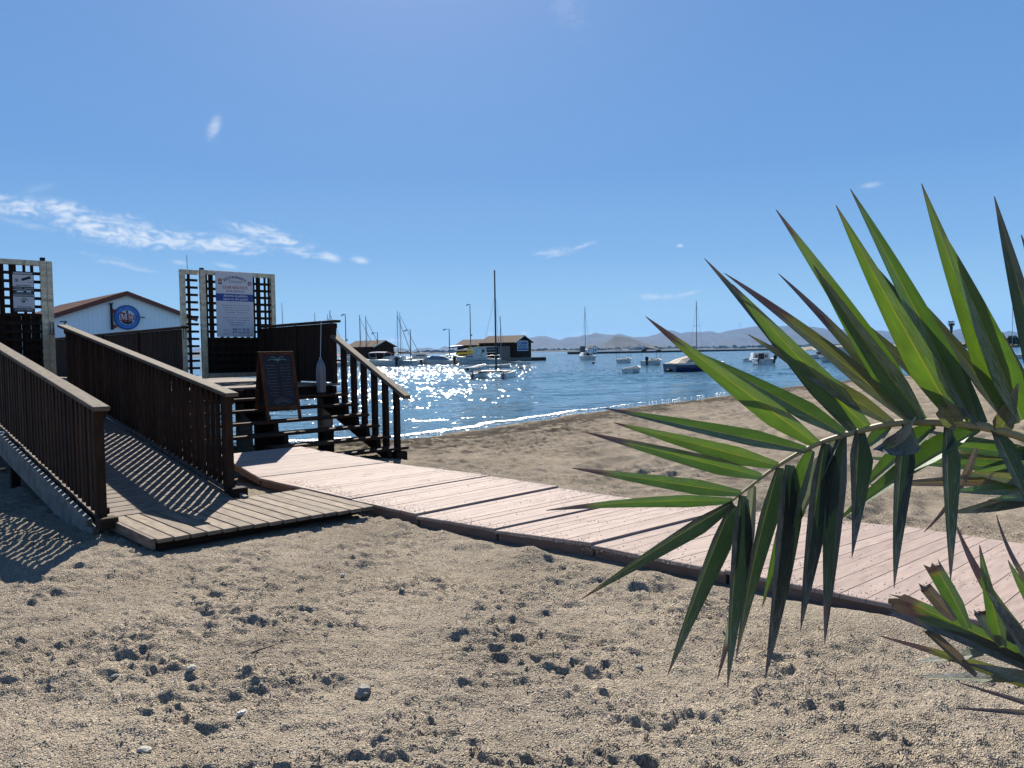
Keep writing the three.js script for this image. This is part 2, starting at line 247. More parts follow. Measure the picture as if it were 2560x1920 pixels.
function sandHeight(x, d, full = true) {
  const sd = shoreDistance(x, d);
  let h;
  if (sd > 0) h = WATER + 0.15 * smooth(sd, 0, 3.2) + 0.05 * Math.exp(-(((sd - 2.1) / 1.0) ** 2)) - 0.012 * Math.exp(-(((sd - 0.3) / 0.3) ** 2));
  else h = WATER - Math.min(1.6, -sd * 0.10);
  if (sd < -3 || !full) return h;
  const [u, v] = uvOfPlace(x, d), wet = smooth(sd, 0.15, 1.4);
  // under the boardwalk and the landing the sand lies flat
  const inWalk = Math.min(smooth(v, 4.15, 4.4), 1 - smooth(v, 6.35, 6.8)) * (1 - smooth(u, 9.6, 10)), inLand = Math.min(smooth(v, 2.1, 2.4), 1 - smooth(v, 4.0, 4.3)) * Math.min(smooth(u, 6.3, 6.6), 1 - smooth(u, 7.9, 8.2)), calm = 1 - 0.85 * Math.max(inWalk, inLand, 0);
  const near = 1 - smooth(d, 9, 20);
  const big = 0.030 * fbm(N1, x * 0.42, d * 0.42, 3) + 0.014 * fbm(N2, x * 1.25, d * 1.25, 3);
  const rough = 0.6 + 0.4 * N3(x * 0.35, d * 0.35);
  let s = 0.011 * fbm(N2, x * 3.4 + 3, d * 3.4, 2) + 0.0065 * N1(x * 8.5, d * 8.5) * rough + 0.0052 * N2(x * 19, d * 19) * rough + 0.0042 * N3(x * 41, d * 41) * rough + 0.0030 * N1(x * 83, d * 83) * rough;
  const dx = x + 0.35 * d, sc1 = N1(dx * 1.3 + 0.35 * N2(x * 5, d * 5), d * 2.9 + 0.3 * N3(x * 7, d * 7)), sc2 = N3(dx * 2.9 + 0.3 * N1(x * 9, d * 9), d * 6.6), sc3 = N2(dx * 5.5 + 7, d * 12 + 0.4 * N1(x * 15, d * 15)), patch = smooth(N2(x * 0.8 + 3, d * 0.9), -0.5, 0.4);
  s += (1.45 - 0.35 * smooth(d, 4, 7)) * (0.014 * smooth(sc1, -0.10, 0.10) + 0.009 * smooth(sc2, 0.04, 0.20) + 0.0055 * smooth(sc3, 0.08, 0.28)) * (0.35 + 0.65 * patch) + 0.010 * Math.abs(N2(x * 1.7, d * 2.2 + 5)) - 0.02;
  const ridge = 1 - Math.abs(N3(x * 4.6 + 0.5 * N1(x * 2, d * 2), d * 4.6)); s += 0.010 * (ridge - 0.6) * rough;
  if (near > 0) {
    const L = prints.get((Math.floor(x / 0.5) + 2000) * 4096 + Math.floor(d / 0.5) + 2000);
    if (L) for (const k of L) {
      const px = x - k.x, pd = d - k.d, a = (px * k.c + pd * k.s) / k.l, b = (-px * k.s + pd * k.c) / (k.w * (1 + 0.25 * Math.sin(a * 2.6)));
      const q = Math.sqrt(a * a + b * b) + 0.16 * N2(x * 11, d * 11) + 0.08 * N3(x * 30, d * 30); if (q > 1.9) continue;
      if (q < 1) s -= 0.36 * k.dep * (1 - Math.pow(q, 5)) * (0.75 + 0.25 * Math.cos(a * 2.2 + 1)) - (k.tread > 0.45 ? 0.0030 * Math.sin(a * 24) * (1 - q * q) : 0);
      s += 0.24 * k.dep * Math.exp(-(((q - 1.18) / 0.24) ** 2));
    }
  }
  // grooves left by the beach rake beyond the boardwalk, following the water and curling round
  const far = smooth(v, 6.5, 7.3) * smooth(sd, 0.6, 2);
  if (far > 0) {
    const f1 = sd + 0.5 * N1(x * 0.16, d * 0.16), c1 = Math.hypot(x - 9.5, (d - 25) * 1.0), w = smooth(c1, 3.5, 7);
    const saw = (q) => { const z = q - Math.floor(q); return z < 0.7 ? z / 0.35 - 1 : 1 - (z - 0.7) / 0.15; }, g1 = saw(f1 / 0.46 + 0.6 * N2(x * 0.4, d * 0.4)), g2 = saw(c1 / 0.5), m = smooth(N3(x * 0.33 + 4, d * 0.33) + 0.5 * N2(x * 1.4, d * 1.4), -0.35, 0.75), churn = smooth(fbm(N2, x * 0.3 + 8, d * 0.3, 3) + 0.9 * Math.exp(-(((sd - 2.2) / 1.6) ** 2)), 0.1, 0.7);
    s += far * (0.036 * (w * g1 + (1 - w) * g2) * m + (0.010 + 0.034 * churn) * fbm(N1, x * 4.5, d * 6.2, 4, 0.7));
    const track = Math.abs(v - 7.05 - 0.25 * Math.sin(u * 0.5) - 0.0035 * (u - 3) * (u - 3)); s += track < 0.09 ? -0.018 * (1 - track / 0.09) : track < 0.16 ? 0.010 * (1 - (track - 0.09) / 0.07) : 0;
  }
  // sand banked up against the near side of the boardwalk
  const edge = lerp(4.75, 4.25, smooth(u, 0.3, 5.5)), bank = Math.exp(-(((v - edge + 0.14) / (v > edge - 0.14 ? 0.12 : 0.30)) ** 2)) * (1 - smooth(u, 5.9, 6.3)) * (0.052 + 0.030 * N1(u * 1.7, 3));
  return h + (big + s) * calm * (0.25 + 0.75 * wet) + bank - 0.01 * (1 - calm);
}
{
  // rings round the place where one stands: fine cells near, coarse far
  const rows = [0], th = [];
  let r = 1.1; while (r < 16) { rows.push(r); r *= 1.0040; } while (r < 34) { rows.push(r); r *= 1.0038; } while (r < 110) { rows.push(r); r *= 1.011; } while (r < 400) { rows.push(r); r *= 1.12; }
  let a = -180; while (a < 180) { th.push(a); a += a < -58 || a >= 52 ? 4 : a < -40 || a > 40 ? 0.5 : 0.19; } th.push(180);
  const nR = rows.length, nT = th.length, pos = new Float32Array(nR * nT * 3), col = new Float32Array(nR * nT * 3), uv = new Float32Array(nR * nT * 2), idx = [];
  for (let i = 0; i < nR; i++) for (let j = 0; j < nT; j++) {
    const x = rows[i] * Math.sin(rad(th[j])), d = rows[i] * Math.cos(rad(th[j])), o = i * nT + j, back = Math.abs(th[j]) > 75;
    const h = sandHeight(x, d, !back);
    pos[o * 3] = x; pos[o * 3 + 1] = h; pos[o * 3 + 2] = -d; uv[o * 2] = x; uv[o * 2 + 1] = d;
    // wet strip along the water, washed-up weed, damp churned patches, paler dry patches
    const sd = shoreDistance(x, d), wet = 1 - smooth(sd + 0.25 * N1(x * 1.2, d * 1.2), 0.0, 0.9);
    const weed = smooth(fbm(N2, x * 1.7, d * 2.4, 4, 0.6) + 0.9 * Math.exp(-(((sd - 1.7 - 0.5 * N1(x * 0.3, d * 0.3)) / 1.1) ** 2)), 0.22, 0.62) * smooth(sd, 0.3, 0.9) * (1 - smooth(sd, 4.0, 7));
    const [pu, pv] = uvOfPlace(x, d), beyond = smooth(pv, 6.4, 7.4) * smooth(sd, 0.5, 1.6), turned = smooth(fbm(N1, x * 0.45 + 3, d * 0.45, 4, 0.6) + 0.5 * Math.exp(-(((sd - 2.6) / 1.5) ** 2)), -0.02, 0.42) * (0.6 + 0.55 * N2(x * 4, d * 5));
    const damp = 0.5 + 0.5 * fbm(N3, x * 0.5, d * 0.5, 3), spot = fbm(N1, x * 2.2 + 9, d * 2.2, 4, 0.6), k = (0.86 + 0.16 * damp + 0.10 * spot) * lerp(1, 0.52, wet) * lerp(1, 0.32, weed) * (1 - beyond * (0.30 * Math.max(0, turned)));
    col[o * 3] = k; col[o * 3 + 1] = k * lerp(1, 0.985, damp); col[o * 3 + 2] = k * lerp(1, 0.95, damp);
  }
  for (let i = 0; i < nR - 1; i++) for (let j = 0; j < nT - 1; j++) { const p = i * nT + j, q = p + nT; if (i) idx.push(p, p + 1, q); idx.push(p + 1, q + 1, q); }
  const g = new THREE.BufferGeometry();
  g.setAttribute('position', new THREE.BufferAttribute(pos, 3)); g.setAttribute('color', new THREE.BufferAttribute(col, 3)); g.setAttribute('uv', new THREE.BufferAttribute(uv, 2));
  g.setIndex(idx); g.computeVertexNormals();
  const r1 = rng(21), S = 1024, cd = new Uint8Array(S * S * 4), bd = new Float32Array(S * S * 4), raw = new Float32Array(S * S);
  for (let i = 0; i < S * S; i++) raw[i] = r1();
  const W = (x, y) => raw[((y + S) % S) * S + ((x + S) % S)];
  for (let y = 0; y < S; y++) for (let x = 0; x < S; x++) {
    const o = (y * S + x) * 4, g1 = W(x, y), g2 = (W(x, y) + W(x + 1, y) + W(x, y + 1) + W(x + 1, y + 1)) / 4, pn = tile(N1, x / S, y / S, 9, 9), pf = tile(N2, x / S, y / S, 60, 60), pc = tile(N3, x / S, y / S, 150, 150);
    let k = 0.86 + 0.24 * (g1 - 0.5) + 0.34 * (g2 - 0.5) + 0.05 * pn + 0.06 * pf; const sp = W(x * 7 + 3, y * 3 + 11);
    let c = [205 * k, 193 * k, 172 * k]; if (sp > 0.994) c = [238, 234, 225]; else if (sp < 0.012) c = c.map((q) => q * 0.55);
    cd[o] = clamp(c[0], 0, 255); cd[o + 1] = clamp(c[1], 0, 255); cd[o + 2] = clamp(c[2], 0, 255); cd[o + 3] = 255;
    bd[o] = bd[o + 1] = bd[o + 2] = 0.5 + 0.22 * (g2 - 0.5) + 0.20 * pf + 0.26 * pc + 0.08 * pn; bd[o + 3] = 1;
  }
  structure('beach_sand', g, new THREE.MeshPhysicalMaterial({ color: new THREE.Color().setRGB(0.66, 0.632, 0.632), vertexColors: true, map: sized(tex(cd, S, S, true), 2.1), bumpMap: sized(tex(bd, S, S), 1.37), bumpScale: 0.030, specularIntensity: 0.1, roughness: 1 }));
}

// white bubbles for foam and painted sun glitter along the edge of the water
{
  const q = rng(19), n = 3200, m = new THREE.InstancedMesh(new THREE.SphereGeometry(1, 6, 4), flat([0.75, 0.76, 0.76], 0.35), n), M4 = new THREE.Matrix4(), Q = new THREE.Quaternion(); let i = 0;
  while (i < n) { const k = 4 + Math.floor(q() * 6), f = q(), [ax, ay] = SHORE[k], [bx, by] = SHORE[k + 1], l = Math.hypot(bx - ax, by - ay), off = -0.30 + 0.34 * q() * q() + 0.22 * N1((lerp(ax, bx, f)) * 0.9, 3), x = lerp(ax, bx, f) + (by - ay) / l * off, d = lerp(ay, by, f) - (bx - ax) / l * off; if (q() < 0.45 - 0.6 * N2(x * 1.3, d * 1.3)) continue; if (q() < smooth(x, -0.5, 4) * 0.9) continue; const s = 0.008 + 0.022 * q() * q(); m.setMatrixAt(i++, M4.compose(V3(x, Math.max(WATER, sandHeight(x, d, false)) + s * 0.15 + 0.004, -d), Q, V3(s * 1.6, s * 0.7, s * 1.6))); }
  m.name = 'shore_foam_glitter'; m.userData.kind = 'stuff'; m.castShadow = m.receiveShadow = true; scene.add(m); tag(m, 'thin white line of foam along the water\'s edge', 'foam');
}
// ---------------------------------------------------------------- the water
{
  const r = rng(9), waves = [];
  for (let i = 0; i < 26; i++) { const lam = 0.22 * Math.pow(2.2 / 0.22, Math.pow(r(), 1.2)), a = rad(-80 + 70 * (r() - 0.5) * 2 * 0.75), k = 6.283 / lam; waves.push([Math.cos(a) * k, Math.sin(a) * k, r() * 6.283, lam * 0.0056 * (0.5 + r())]); }
  const rows = [], th = []; let q = 11.5; while (q < 75) { rows.push(q); q *= 1.0026; } while (q < 260) { rows.push(q); q *= 1.03; } while (q < 9500) { rows.push(q); q *= 1.2; } rows.push(9500);
  let a = -100; while (a < 100) { th.push(a); a += a < -41 || a > 40 ? 3 : 0.24; } th.push(100);
  const nR = rows.length, nT = th.length, pos = new Float32Array(nR * nT * 3), uv = new Float32Array(nR * nT * 2), idx = [];
  for (let i = 0; i < nR; i++) for (let j = 0; j < nT; j++) {
    const x = rows[i] * Math.sin(rad(th[j])), d = rows[i] * Math.cos(rad(th[j])), o = i * nT + j;
    let h = 0; if (rows[i] < 75) { const sd = -shoreDistance(x, d), amp = smooth(sd, 0.2, 9) * (0.55 + 0.45 * N1(x * 0.06, d * 0.1)) * (1 - smooth(rows[i], 55, 75)); if (amp > 0) for (const w of waves) h += w[3] * Math.sin(w[0] * x + w[1] * d + w[2]); h *= amp; }
    pos[o * 3] = x; pos[o * 3 + 1] = WATER + h; pos[o * 3 + 2] = -d; uv[o * 2] = x; uv[o * 2 + 1] = d;
  }
  for (let i = 0; i < nR - 1; i++) for (let j = 0; j < nT - 1; j++) { const p = i * nT + j, s = p + nT; idx.push(p, p + 1, s, p + 1, s + 1, s); }
  const g = new THREE.BufferGeometry();
  g.setAttribute('position', new THREE.BufferAttribute(pos, 3)); g.setAttribute('uv', new THREE.BufferAttribute(uv, 2)); g.setIndex(idx); g.computeVertexNormals();
  // ripples: sums of waves that fit the tile a whole number of times, stored as heights in metres
  const ripple = (S, size, seed, n, lo, hi, slope) => {
    const q = rng(seed), list = [], H = new Float32Array(S * S); let s2 = 0;
    for (let i = 0; i < n; i++) { const lam = lo * Math.pow(hi / lo, q()), an = rad(-82 + (q() - 0.5) * 2 * 62), kx = Math.round(Math.cos(an) * size / lam), ky = Math.round(Math.sin(an) * size / lam), k = Math.hypot(kx, ky); if (!k) continue; const sl = 0.6 + 0.8 * q(); s2 += sl * sl / 2; list.push([kx, ky, q() * 6.283, sl * size / (6.283 * k)]); }
    const f = slope / Math.sqrt(s2), cs = new Float32Array(S), sn = new Float32Array(S);
    for (const [kx, ky, ph, am] of list) { for (let x = 0; x < S; x++) { cs[x] = Math.cos(6.283185 * kx * x / S); sn[x] = Math.sin(6.283185 * kx * x / S); } for (let y = 0; y < S; y++) { const p = 6.283185 * ky * y / S + ph, cp = Math.cos(p) * am * f, sp = Math.sin(p) * am * f; for (let x = 0; x < S; x++) H[y * S + x] += sn[x] * cp + cs[x] * sp; } }
    return H;
  };
  const S = 1024, A = ripple(S, 11, 31, 80, 0.11, 0.9, 0.12), D = new Float32Array(S * S * 4);
  for (let i = 0; i < S * S; i++) { const v = 0.5 + A[i]; D[i * 4] = D[i * 4 + 1] = D[i * 4 + 2] = v; D[i * 4 + 3] = 1; }
  const B = ripple(S, 47, 32, 60, 0.5, 6, 0.09), E2 = new Float32Array(S * S * 4);
  for (let y = 0; y < S; y++) for (let x = 0; x < S; x++) { const i = y * S + x, px = 47 / S, dx = (B[y * S + (x + 1) % S] - B[y * S + (x + S - 1) % S]) / (2 * px), dy = (B[((y + 1) % S) * S + x] - B[((y + S - 1) % S) * S + x]) / (2 * px), l = Math.hypot(dx, dy, 1); E2[i * 4] = 0.5 - 0.5 * dx / l; E2[i * 4 + 1] = 0.5 - 0.5 * dy / l; E2[i * 4 + 2] = 0.5 + 0.5 / l; E2[i * 4 + 3] = 1; }
  structure('lagoon_water', g, new THREE.MeshPhysicalMaterial({ color: new THREE.Color().setRGB(0.035, 0.085, 0.115), roughness: 0.09, ior: 1.33, bumpMap: sized(tex(D, S, S), 11), bumpScale: 1, normalMap: sized(tex(E2, S, S), 47), normalScale: new THREE.Vector2(1, 1) }));
}

// wavelets added for sun glints: crests lie across the wind, in patches
{
  const n = 7, pos = [], idx = [], nor = [];
  for (let i = 0; i <= n; i++) for (let j = 0; j < 14; j++) { const q = i / n, a = j / 14 * 6.283185, x = q * Math.cos(a), y = q * Math.sin(a), h = (1 - q * q) ** 2, k = -4 * (1 - q * q); pos.push(x, h - 0.06, y); const nx = -k * x, ny = -k * y, l = Math.hypot(nx, 1, ny); nor.push(nx / l, 1 / l, ny / l); }
  for (let i = 0; i < n; i++) for (let j = 0; j < 14; j++) { const a = i * 14 + j, b = i * 14 + (j + 1) % 14; idx.push(a, b, a + 14, b, b + 14, a + 14); }
  const g = new THREE.BufferGeometry(); g.setAttribute('position', new THREE.Float32BufferAttribute(pos, 3)); g.setAttribute('normal', new THREE.Float32BufferAttribute(nor, 3)); g.setIndex(idx);
  const N = 12000, m = new THREE.InstancedMesh(g, new THREE.MeshPhysicalMaterial({ color: new THREE.Color().setRGB(0.035, 0.085, 0.115), roughness: 0.11, ior: 1.33 }), N), q = rng(91), M4 = new THREE.Matrix4(), Q = new THREE.Quaternion(), up = V3(0, 1, 0); let i = 0;
  while (i < N) {
    const d = 24 * Math.pow(620 / 24, Math.pow(q(), 1.15)), a = rad(-38 + 76 * q()), x = d * Math.tan(a), sd = -shoreDistance(x, d);
    if (sd < 6 || q() > 0.34 + 0.6 * N1(x * 0.045, d * 0.03) + 0.35 * N2(x * 0.3, d * 0.12) + (d > 48 ? 0.15 : -0.25)) continue;
    const s = (0.42 + 0.75 * q() * q()) * (1 + smooth(d, 110, 500) * 2.2), w = 0.115 * s;
    m.setMatrixAt(i++, M4.compose(V3(x, WATER - 0.002, -d), Q.setFromAxisAngle(up, (q() - 0.5) * 0.5), V3(w * (2.3 + 1.2 * q()), w * 0.31, w)));
  }
  m.name = 'glint_wavelets'; m.userData.kind = 'stuff'; m.castShadow = m.receiveShadow = true; scene.add(m); tag(m, 'small steep wavelets added to catch sun glints on the lagoon', 'water');
}
// ---------------------------------------------------------------- hills and the far shore
function hills(name, ridge, dist, foot, material, rough, seed) {
  // ridge: points of the skyline; the slope falls towards the viewer to a foot line and away behind
  const n = createNoise2D(rng(seed)), P = ridge.map(([X, Y]) => atDepth(X, Y, dist)), cols = 420, rowsN = 26, pos = [], idx = [], uv = [];
  for (let i = 0; i <= cols; i++) {
    const t = i / cols * (P.length - 1), k = Math.min(Math.floor(t), P.length - 2), f = t - k, e = f * f * (3 - 2 * f) * 0.5 + f * 0.5, x = lerp(P[k].x, P[k + 1].x, f), top = lerp(P[k].y, P[k + 1].y, e) + rough * 0.12 * fbm(n, x * 0.004, 5, 4, 0.6);
    for (let j = 0; j <= rowsN; j++) {
      const s = j / rowsN, front = s < 0.7, q = Math.max(0, front ? s / 0.7 : 1 - (s - 0.7) / 0.3), z = front ? lerp(foot, dist, q) : dist + (s - 0.7) / 0.3 * dist * 0.18;
      const spur = fbm(n, x * 0.0016 + 3, z * 0.0009, 4, 0.55), prof = Math.pow(q, 1.5 + 0.5 * n(x * 0.0011, 2)) ;
      pos.push(x * (z / dist), Math.max(-1, top * prof + rough * spur * q * (1 - q) * 3.4), -z); uv.push(x, z);
    }
  }
  for (let i = 0; i < cols; i++) for (let j = 0; j < rowsN; j++) { const p = i * (rowsN + 1) + j, q = p + rowsN + 1; idx.push(p, q, p + 1, q, q + 1, p + 1); }
  const g = new THREE.BufferGeometry(); g.setAttribute('position', new THREE.Float32BufferAttribute(pos, 3)); g.setAttribute('uv', new THREE.Float32BufferAttribute(uv, 2)); g.setIndex(idx); g.computeVertexNormals();
  return structure(name, g, material);
}
const scrub = gridTex(256, 256, (x, y) => { const a = tile(N1, x, y, 14, 14), b = tile(N2, x, y, 50, 50), k = 150 + 34 * a + 34 * b; return [k, k * 0.97, k * 0.86]; });
const RANGE = [[-300, 880], [0, 878], [200, 876], [400, 872], [600, 866], [740, 866], [800, 858], [845, 855], [858, 860], [883, 864], [894, 862], [904, 853], [915, 849], [924, 853], [932, 859], [945, 866], [978, 872], [1005, 870], [1019, 874], [1031, 876], [1044, 870], [1071, 869], [1093, 873], [1111, 865], [1130, 870], [1162, 863], [1190, 860], [1201, 864], [1223, 857], [1260, 862], [1290, 858], [1307, 853], [1324, 844], [1349, 840], [1366, 840], [1391, 848], [1400, 849], [1417, 842], [1441, 842], [1458, 838], [1472, 836], [1488, 831], [1509, 835], [1533, 837], [1549, 834], [1566, 838], [1588, 843], [1617, 841], [1639, 836], [1658, 827], [1679, 825], [1704, 832], [1716, 829], [1754, 829], [1775, 827], [1800, 832], [1820, 826], [1854, 820], [1888, 815], [1926, 814], [1983, 814], [2028, 816], [2060, 820], [2078, 825], [2115, 822], [2165, 822], [2203, 826], [2229, 828], [2300, 828], [2358, 827], [2382, 826], [2402, 821], [2440, 822], [2477, 827], [2504, 831], [2522, 827], [2560, 832], [2680, 826], [2800, 830]];
hills('mountains', RANGE, 14000, 9600, new THREE.MeshStandardMaterial({ color: new THREE.Color().setRGB(0.026, 0.028, 0.028), map: sized(scrub, 900), roughness: 1 }), 80, 41);
const HILL = [[1430, 872], [1470, 869], [1498, 864], [1516, 855], [1527, 846], [1537, 838], [1552, 840], [1574, 843], [1588, 848], [1608, 856], [1637, 864], [1680, 868], [1720, 869]];
hills('near_hill', HILL, 5900, 5150, new THREE.MeshStandardMaterial({ color: new THREE.Color().setRGB(0.013, 0.012, 0.011), map: sized(scrub, 500), roughness: 1 }), 26, 42);
{
  // the low far bank of the lagoon with its fields, trees and houses
  const n = createNoise2D(rng(44)), pos = [], idx = [], uv = [], cols = 500;
  for (let i = 0; i <= cols; i++) { const x = lerp(-4300, 4200, i / cols), e = 10 + 5 * fbm(n, x * 0.003, 1, 3) + 5 * Math.max(0, n(x * 0.02, 7)); [[5000, -1], [5010, 4], [5100, e * 0.7], [5350, e], [6200, e + 8], [7300, e + 12]].forEach(([z, h]) => { pos.push(x * z / 5000, h, -z - 60 * n(x * 0.001, 3)); uv.push(x, z); }); }
  for (let i = 0; i < cols; i++) for (let j = 0; j < 5; j++) { const p = i * 6 + j, q = p + 6; idx.push(p, q, p + 1, q, q + 1, p + 1); }
  const g = new THREE.BufferGeometry(); g.setAttribute('position', new THREE.Float32BufferAttribute(pos, 3)); g.setAttribute('uv', new THREE.Float32BufferAttribute(uv, 2)); g.setIndex(idx); g.computeVertexNormals();
  structure('far_bank', g, new THREE.MeshStandardMaterial({ color: new THREE.Color().setRGB(0.11, 0.10, 0.07), map: sized(scrub, 160), roughness: 1 }));
  const q = rng(46), list = [];
  for (let i = 0; i < 520; i++) { const t = q(), X = t < 0.55 ? 1490 + 190 * q() : 880 + 1500 * q(), z = t < 0.55 ? 5250 + 500 * q() : 5120 + 160 * q(), p = atDepth(X, 870, z), w = 9 + 22 * q(), h = 5 + 9 * q(), up = t < 0.55 ? Math.max(6, 42 * (z - 5250) / 500 * Math.exp(-(((X - 1570) / 60) ** 2))) : 6; list.push(moved(new THREE.BoxGeometry(w, h, 12), [p.x, up + h / 2, -z])); }
  const town = structure('far_town', merge(list), flat([0.40, 0.37, 0.33], 0.9), 'stuff'); tag(town, 'far pale houses scattered below the dark hill across the lagoon', 'town');
  const dots = []; for (let i = 0; i < 900; i++) { const X = 860 + 1600 * q(), z = 5080 + 400 * q(), p = atDepth(X, 870, z), w = 8 + 16 * q(); dots.push(moved(new THREE.IcosahedronGeometry(1, 0), [p.x, 6 + 3 * q(), -z], [q() * 3, q() * 3, 0], [w, 4 + 5 * q(), w])); }
  const wood2 = structure('far_trees', merge(dots), flat([0.045, 0.06, 0.03], 1), 'stuff'); tag(wood2, 'dark line of far trees along the low bank', 'trees');
}
{ // wind turbines on the long ridge
  const proto = []; let first;
  for (const [X, Y, s] of [[1850, 818, 0.9], [1887, 813, 1], [1957, 812, 1.05], [1990, 812, 1], [2025, 814, 1]]) {
    const p = atDepth(X, Y, 13990); let t;
    if (!first) {
      t = first = thing('wind_turbine', 'tiny wind turbine on the crest of the far ridge', 'wind turbine', p, 0, 'wind turbines on the far ridge');
      part(t, 'tower', new THREE.CylinderGeometry(2.2, 3.4, 62, 8), M.whiteWall, [0, 25, 0]); part(t, 'nacelle', box(4, 4, 9, 0.5), M.whiteWall, [0, 57, 0]);
      for (let k = 0; k < 3; k++) part(t, 'blade', moved(new THREE.ConeGeometry(1.8, 34, 5), [0, 17, 5]), M.whiteWall, [0, 57, 0], [0, 0, 0.4 + k * 2.094]);
    } else { t = first.clone(); t.name = numbered('wind_turbine'); t.position.copy(p); scene.add(t); }
    t.scale.setScalar(s * 1.27); t.children.slice(2).forEach((b, k) => { b.rotation.z = X * 0.3 + k * 2.094; });
  }
}

// ---------------------------------------------------------------- boardwalk: square panels of pinkish boards laid end to end
const pick = (l, k) => l[k % l.length];
{
  const labels = ['pink boardwalk panel at the right edge, nearest the cut palm leaves', 'pink boardwalk panel second from the right edge, behind the hanging palm leaflets', 'pink boardwalk panel crossed by the lowest tip of the hanging palm frond', 'pink boardwalk panel third from the wooden landing, its far corner behind a pointing leaflet', 'pink boardwalk panel second from the wooden landing, step at its far corner', 'pink boardwalk panel touching the right end of the wooden landing', 'pink boardwalk panel beside the back half of the wooden landing', 'long pink boardwalk panel sloping up to the foot of the stairs'];
  // seams along u (near end, far end), height of the top at the low and high seam
  const seams = [[0.30, 0.28], [1.53, 1.50], [2.74, 2.42], [3.88, 3.76], [4.80, 4.70], [5.78, 5.79], [6.90, 6.92], [8.92, 8.76], [10.05, 10.05]];
  const tops = [[0.096, 0.088], [0.080, 0.102], [0.092, 0.084], [0.104, 0.088], [0.104, 0.086], [0.108, 0.098], [0.108, 0.116], [0.124, 0.30]];
  const nearV = [4.75, 4.70, 4.60, 4.55, 4.37, 4.27, 4.27, 4.22, 4.22], farV = [6.86, 6.82, 6.74, 6.47, 6.22, 6.24, 6.24, 6.02, 5.40];
  for (let k = 0; k < labels.length; k++) {
    const [a0, a1] = seams[k], [b0, b1] = seams[k + 1], [h0, h1] = tops[k], v0 = nearV[k], nv = (f) => lerp(nearV[k], nearV[k + 1], f), fv = (f) => lerp(farV[k], farV[k + 1], f);
    const cu = (a0 + b0) / 2, t = pierThing('boardwalk_panel', labels[k], 'boardwalk', cu, v0, 0, 'boardwalk panels laid across the sand');
    const n = Math.max(7, Math.round((b0 - a0) / (k < 3 ? 0.15 : 0.122))), gap = 0.005, P = (u, v, y) => [v - v0, y, -(u - cu)];
    for (let i = 0; i < n; i++) {
      const f0 = i / n, f1 = (i + 1) / n, uN0 = lerp(a0, b0, f0) + gap / 2, uN1 = lerp(a0, b0, f1) - gap / 2, uF0 = lerp(a1, b1, f0) + gap / 2, uF1 = lerp(a1, b1, f1) - gap / 2, hh = (f) => lerp(h0, h1, f) + rnd(-0.0012, 0.0012);
      const y0 = hh(f0), y1 = hh(f1), e = rnd(-0.006, 0.006), e2 = rnd(-0.004, 0.004);
      part(t, 'board', slab(P(uN0, nv(f0) + e2, y0), P(uF0, fv(f0) + e, y0), P(uF1, fv(f1) + e, y1), P(uN1, nv(f1) + e2, y1), 0.028, rnd(0, 9)), pick(M.pink, Math.floor(rnd(0, 4))));
    }
    for (const f of [0.012, 0.5, 0.988]) { const A = P(a0 + 0.012, lerp(nv(0) + 0.03, fv(0) - 0.03, f), h0 - 0.071), B = P(b0 - 0.012, lerp(nv(1) + 0.03, fv(1) - 0.03, f), h1 - 0.071), dx = B[0] - A[0], dz = B[2] - A[2]; part(t, 'bearer', box(0.045, 0.085, Number(Math.hypot(dx, dz).toFixed(3)), 0.003, k), M.pinkEdge, [(A[0] + B[0]) / 2, (A[1] + B[1]) / 2, (A[2] + B[2]) / 2], [Math.atan2(h1 - h0, b0 - a0), Math.atan2(-dx, -dz), 0, 'YXZ']); }
  }
}
// ---------------------------------------------------------------- wooden landing at the foot of the ramp
{
  const t = pierThing('landing_platform', 'low weathered plank landing at the foot of the ramp', 'platform', 6.5, 2.2), n = 15, w = 2.0 / n;
  for (let i = 0; i < n; i++) { const v = 2.2 + (i + 0.5) * w, u0 = 6.52 - 0.012 * i + rnd(-0.008, 0.008), u1 = 7.79, len = u1 - u0; part(t, 'plank', box(w - 0.013, 0.034, Number(len.toFixed(2)), 0.004, i % 5), pick(M.grey, i * 2), [v - 2.2, 0.098 + rnd(-0.002, 0.002), -((u0 + u1) / 2 - 6.5)]); }
  for (const u of [6.62, 7.2, 7.7]) part(t, 'bearer', box(1.96, 0.075, 0.06, 0.004), M.brownDark, [1.0, 0.043, -(u - 6.5)]);
  part(t, 'edge_board', box(0.03, 0.09, 1.2, 0.003), M.grey[1], [-0.017, 0.075, -(7.15 - 6.5)]);
}
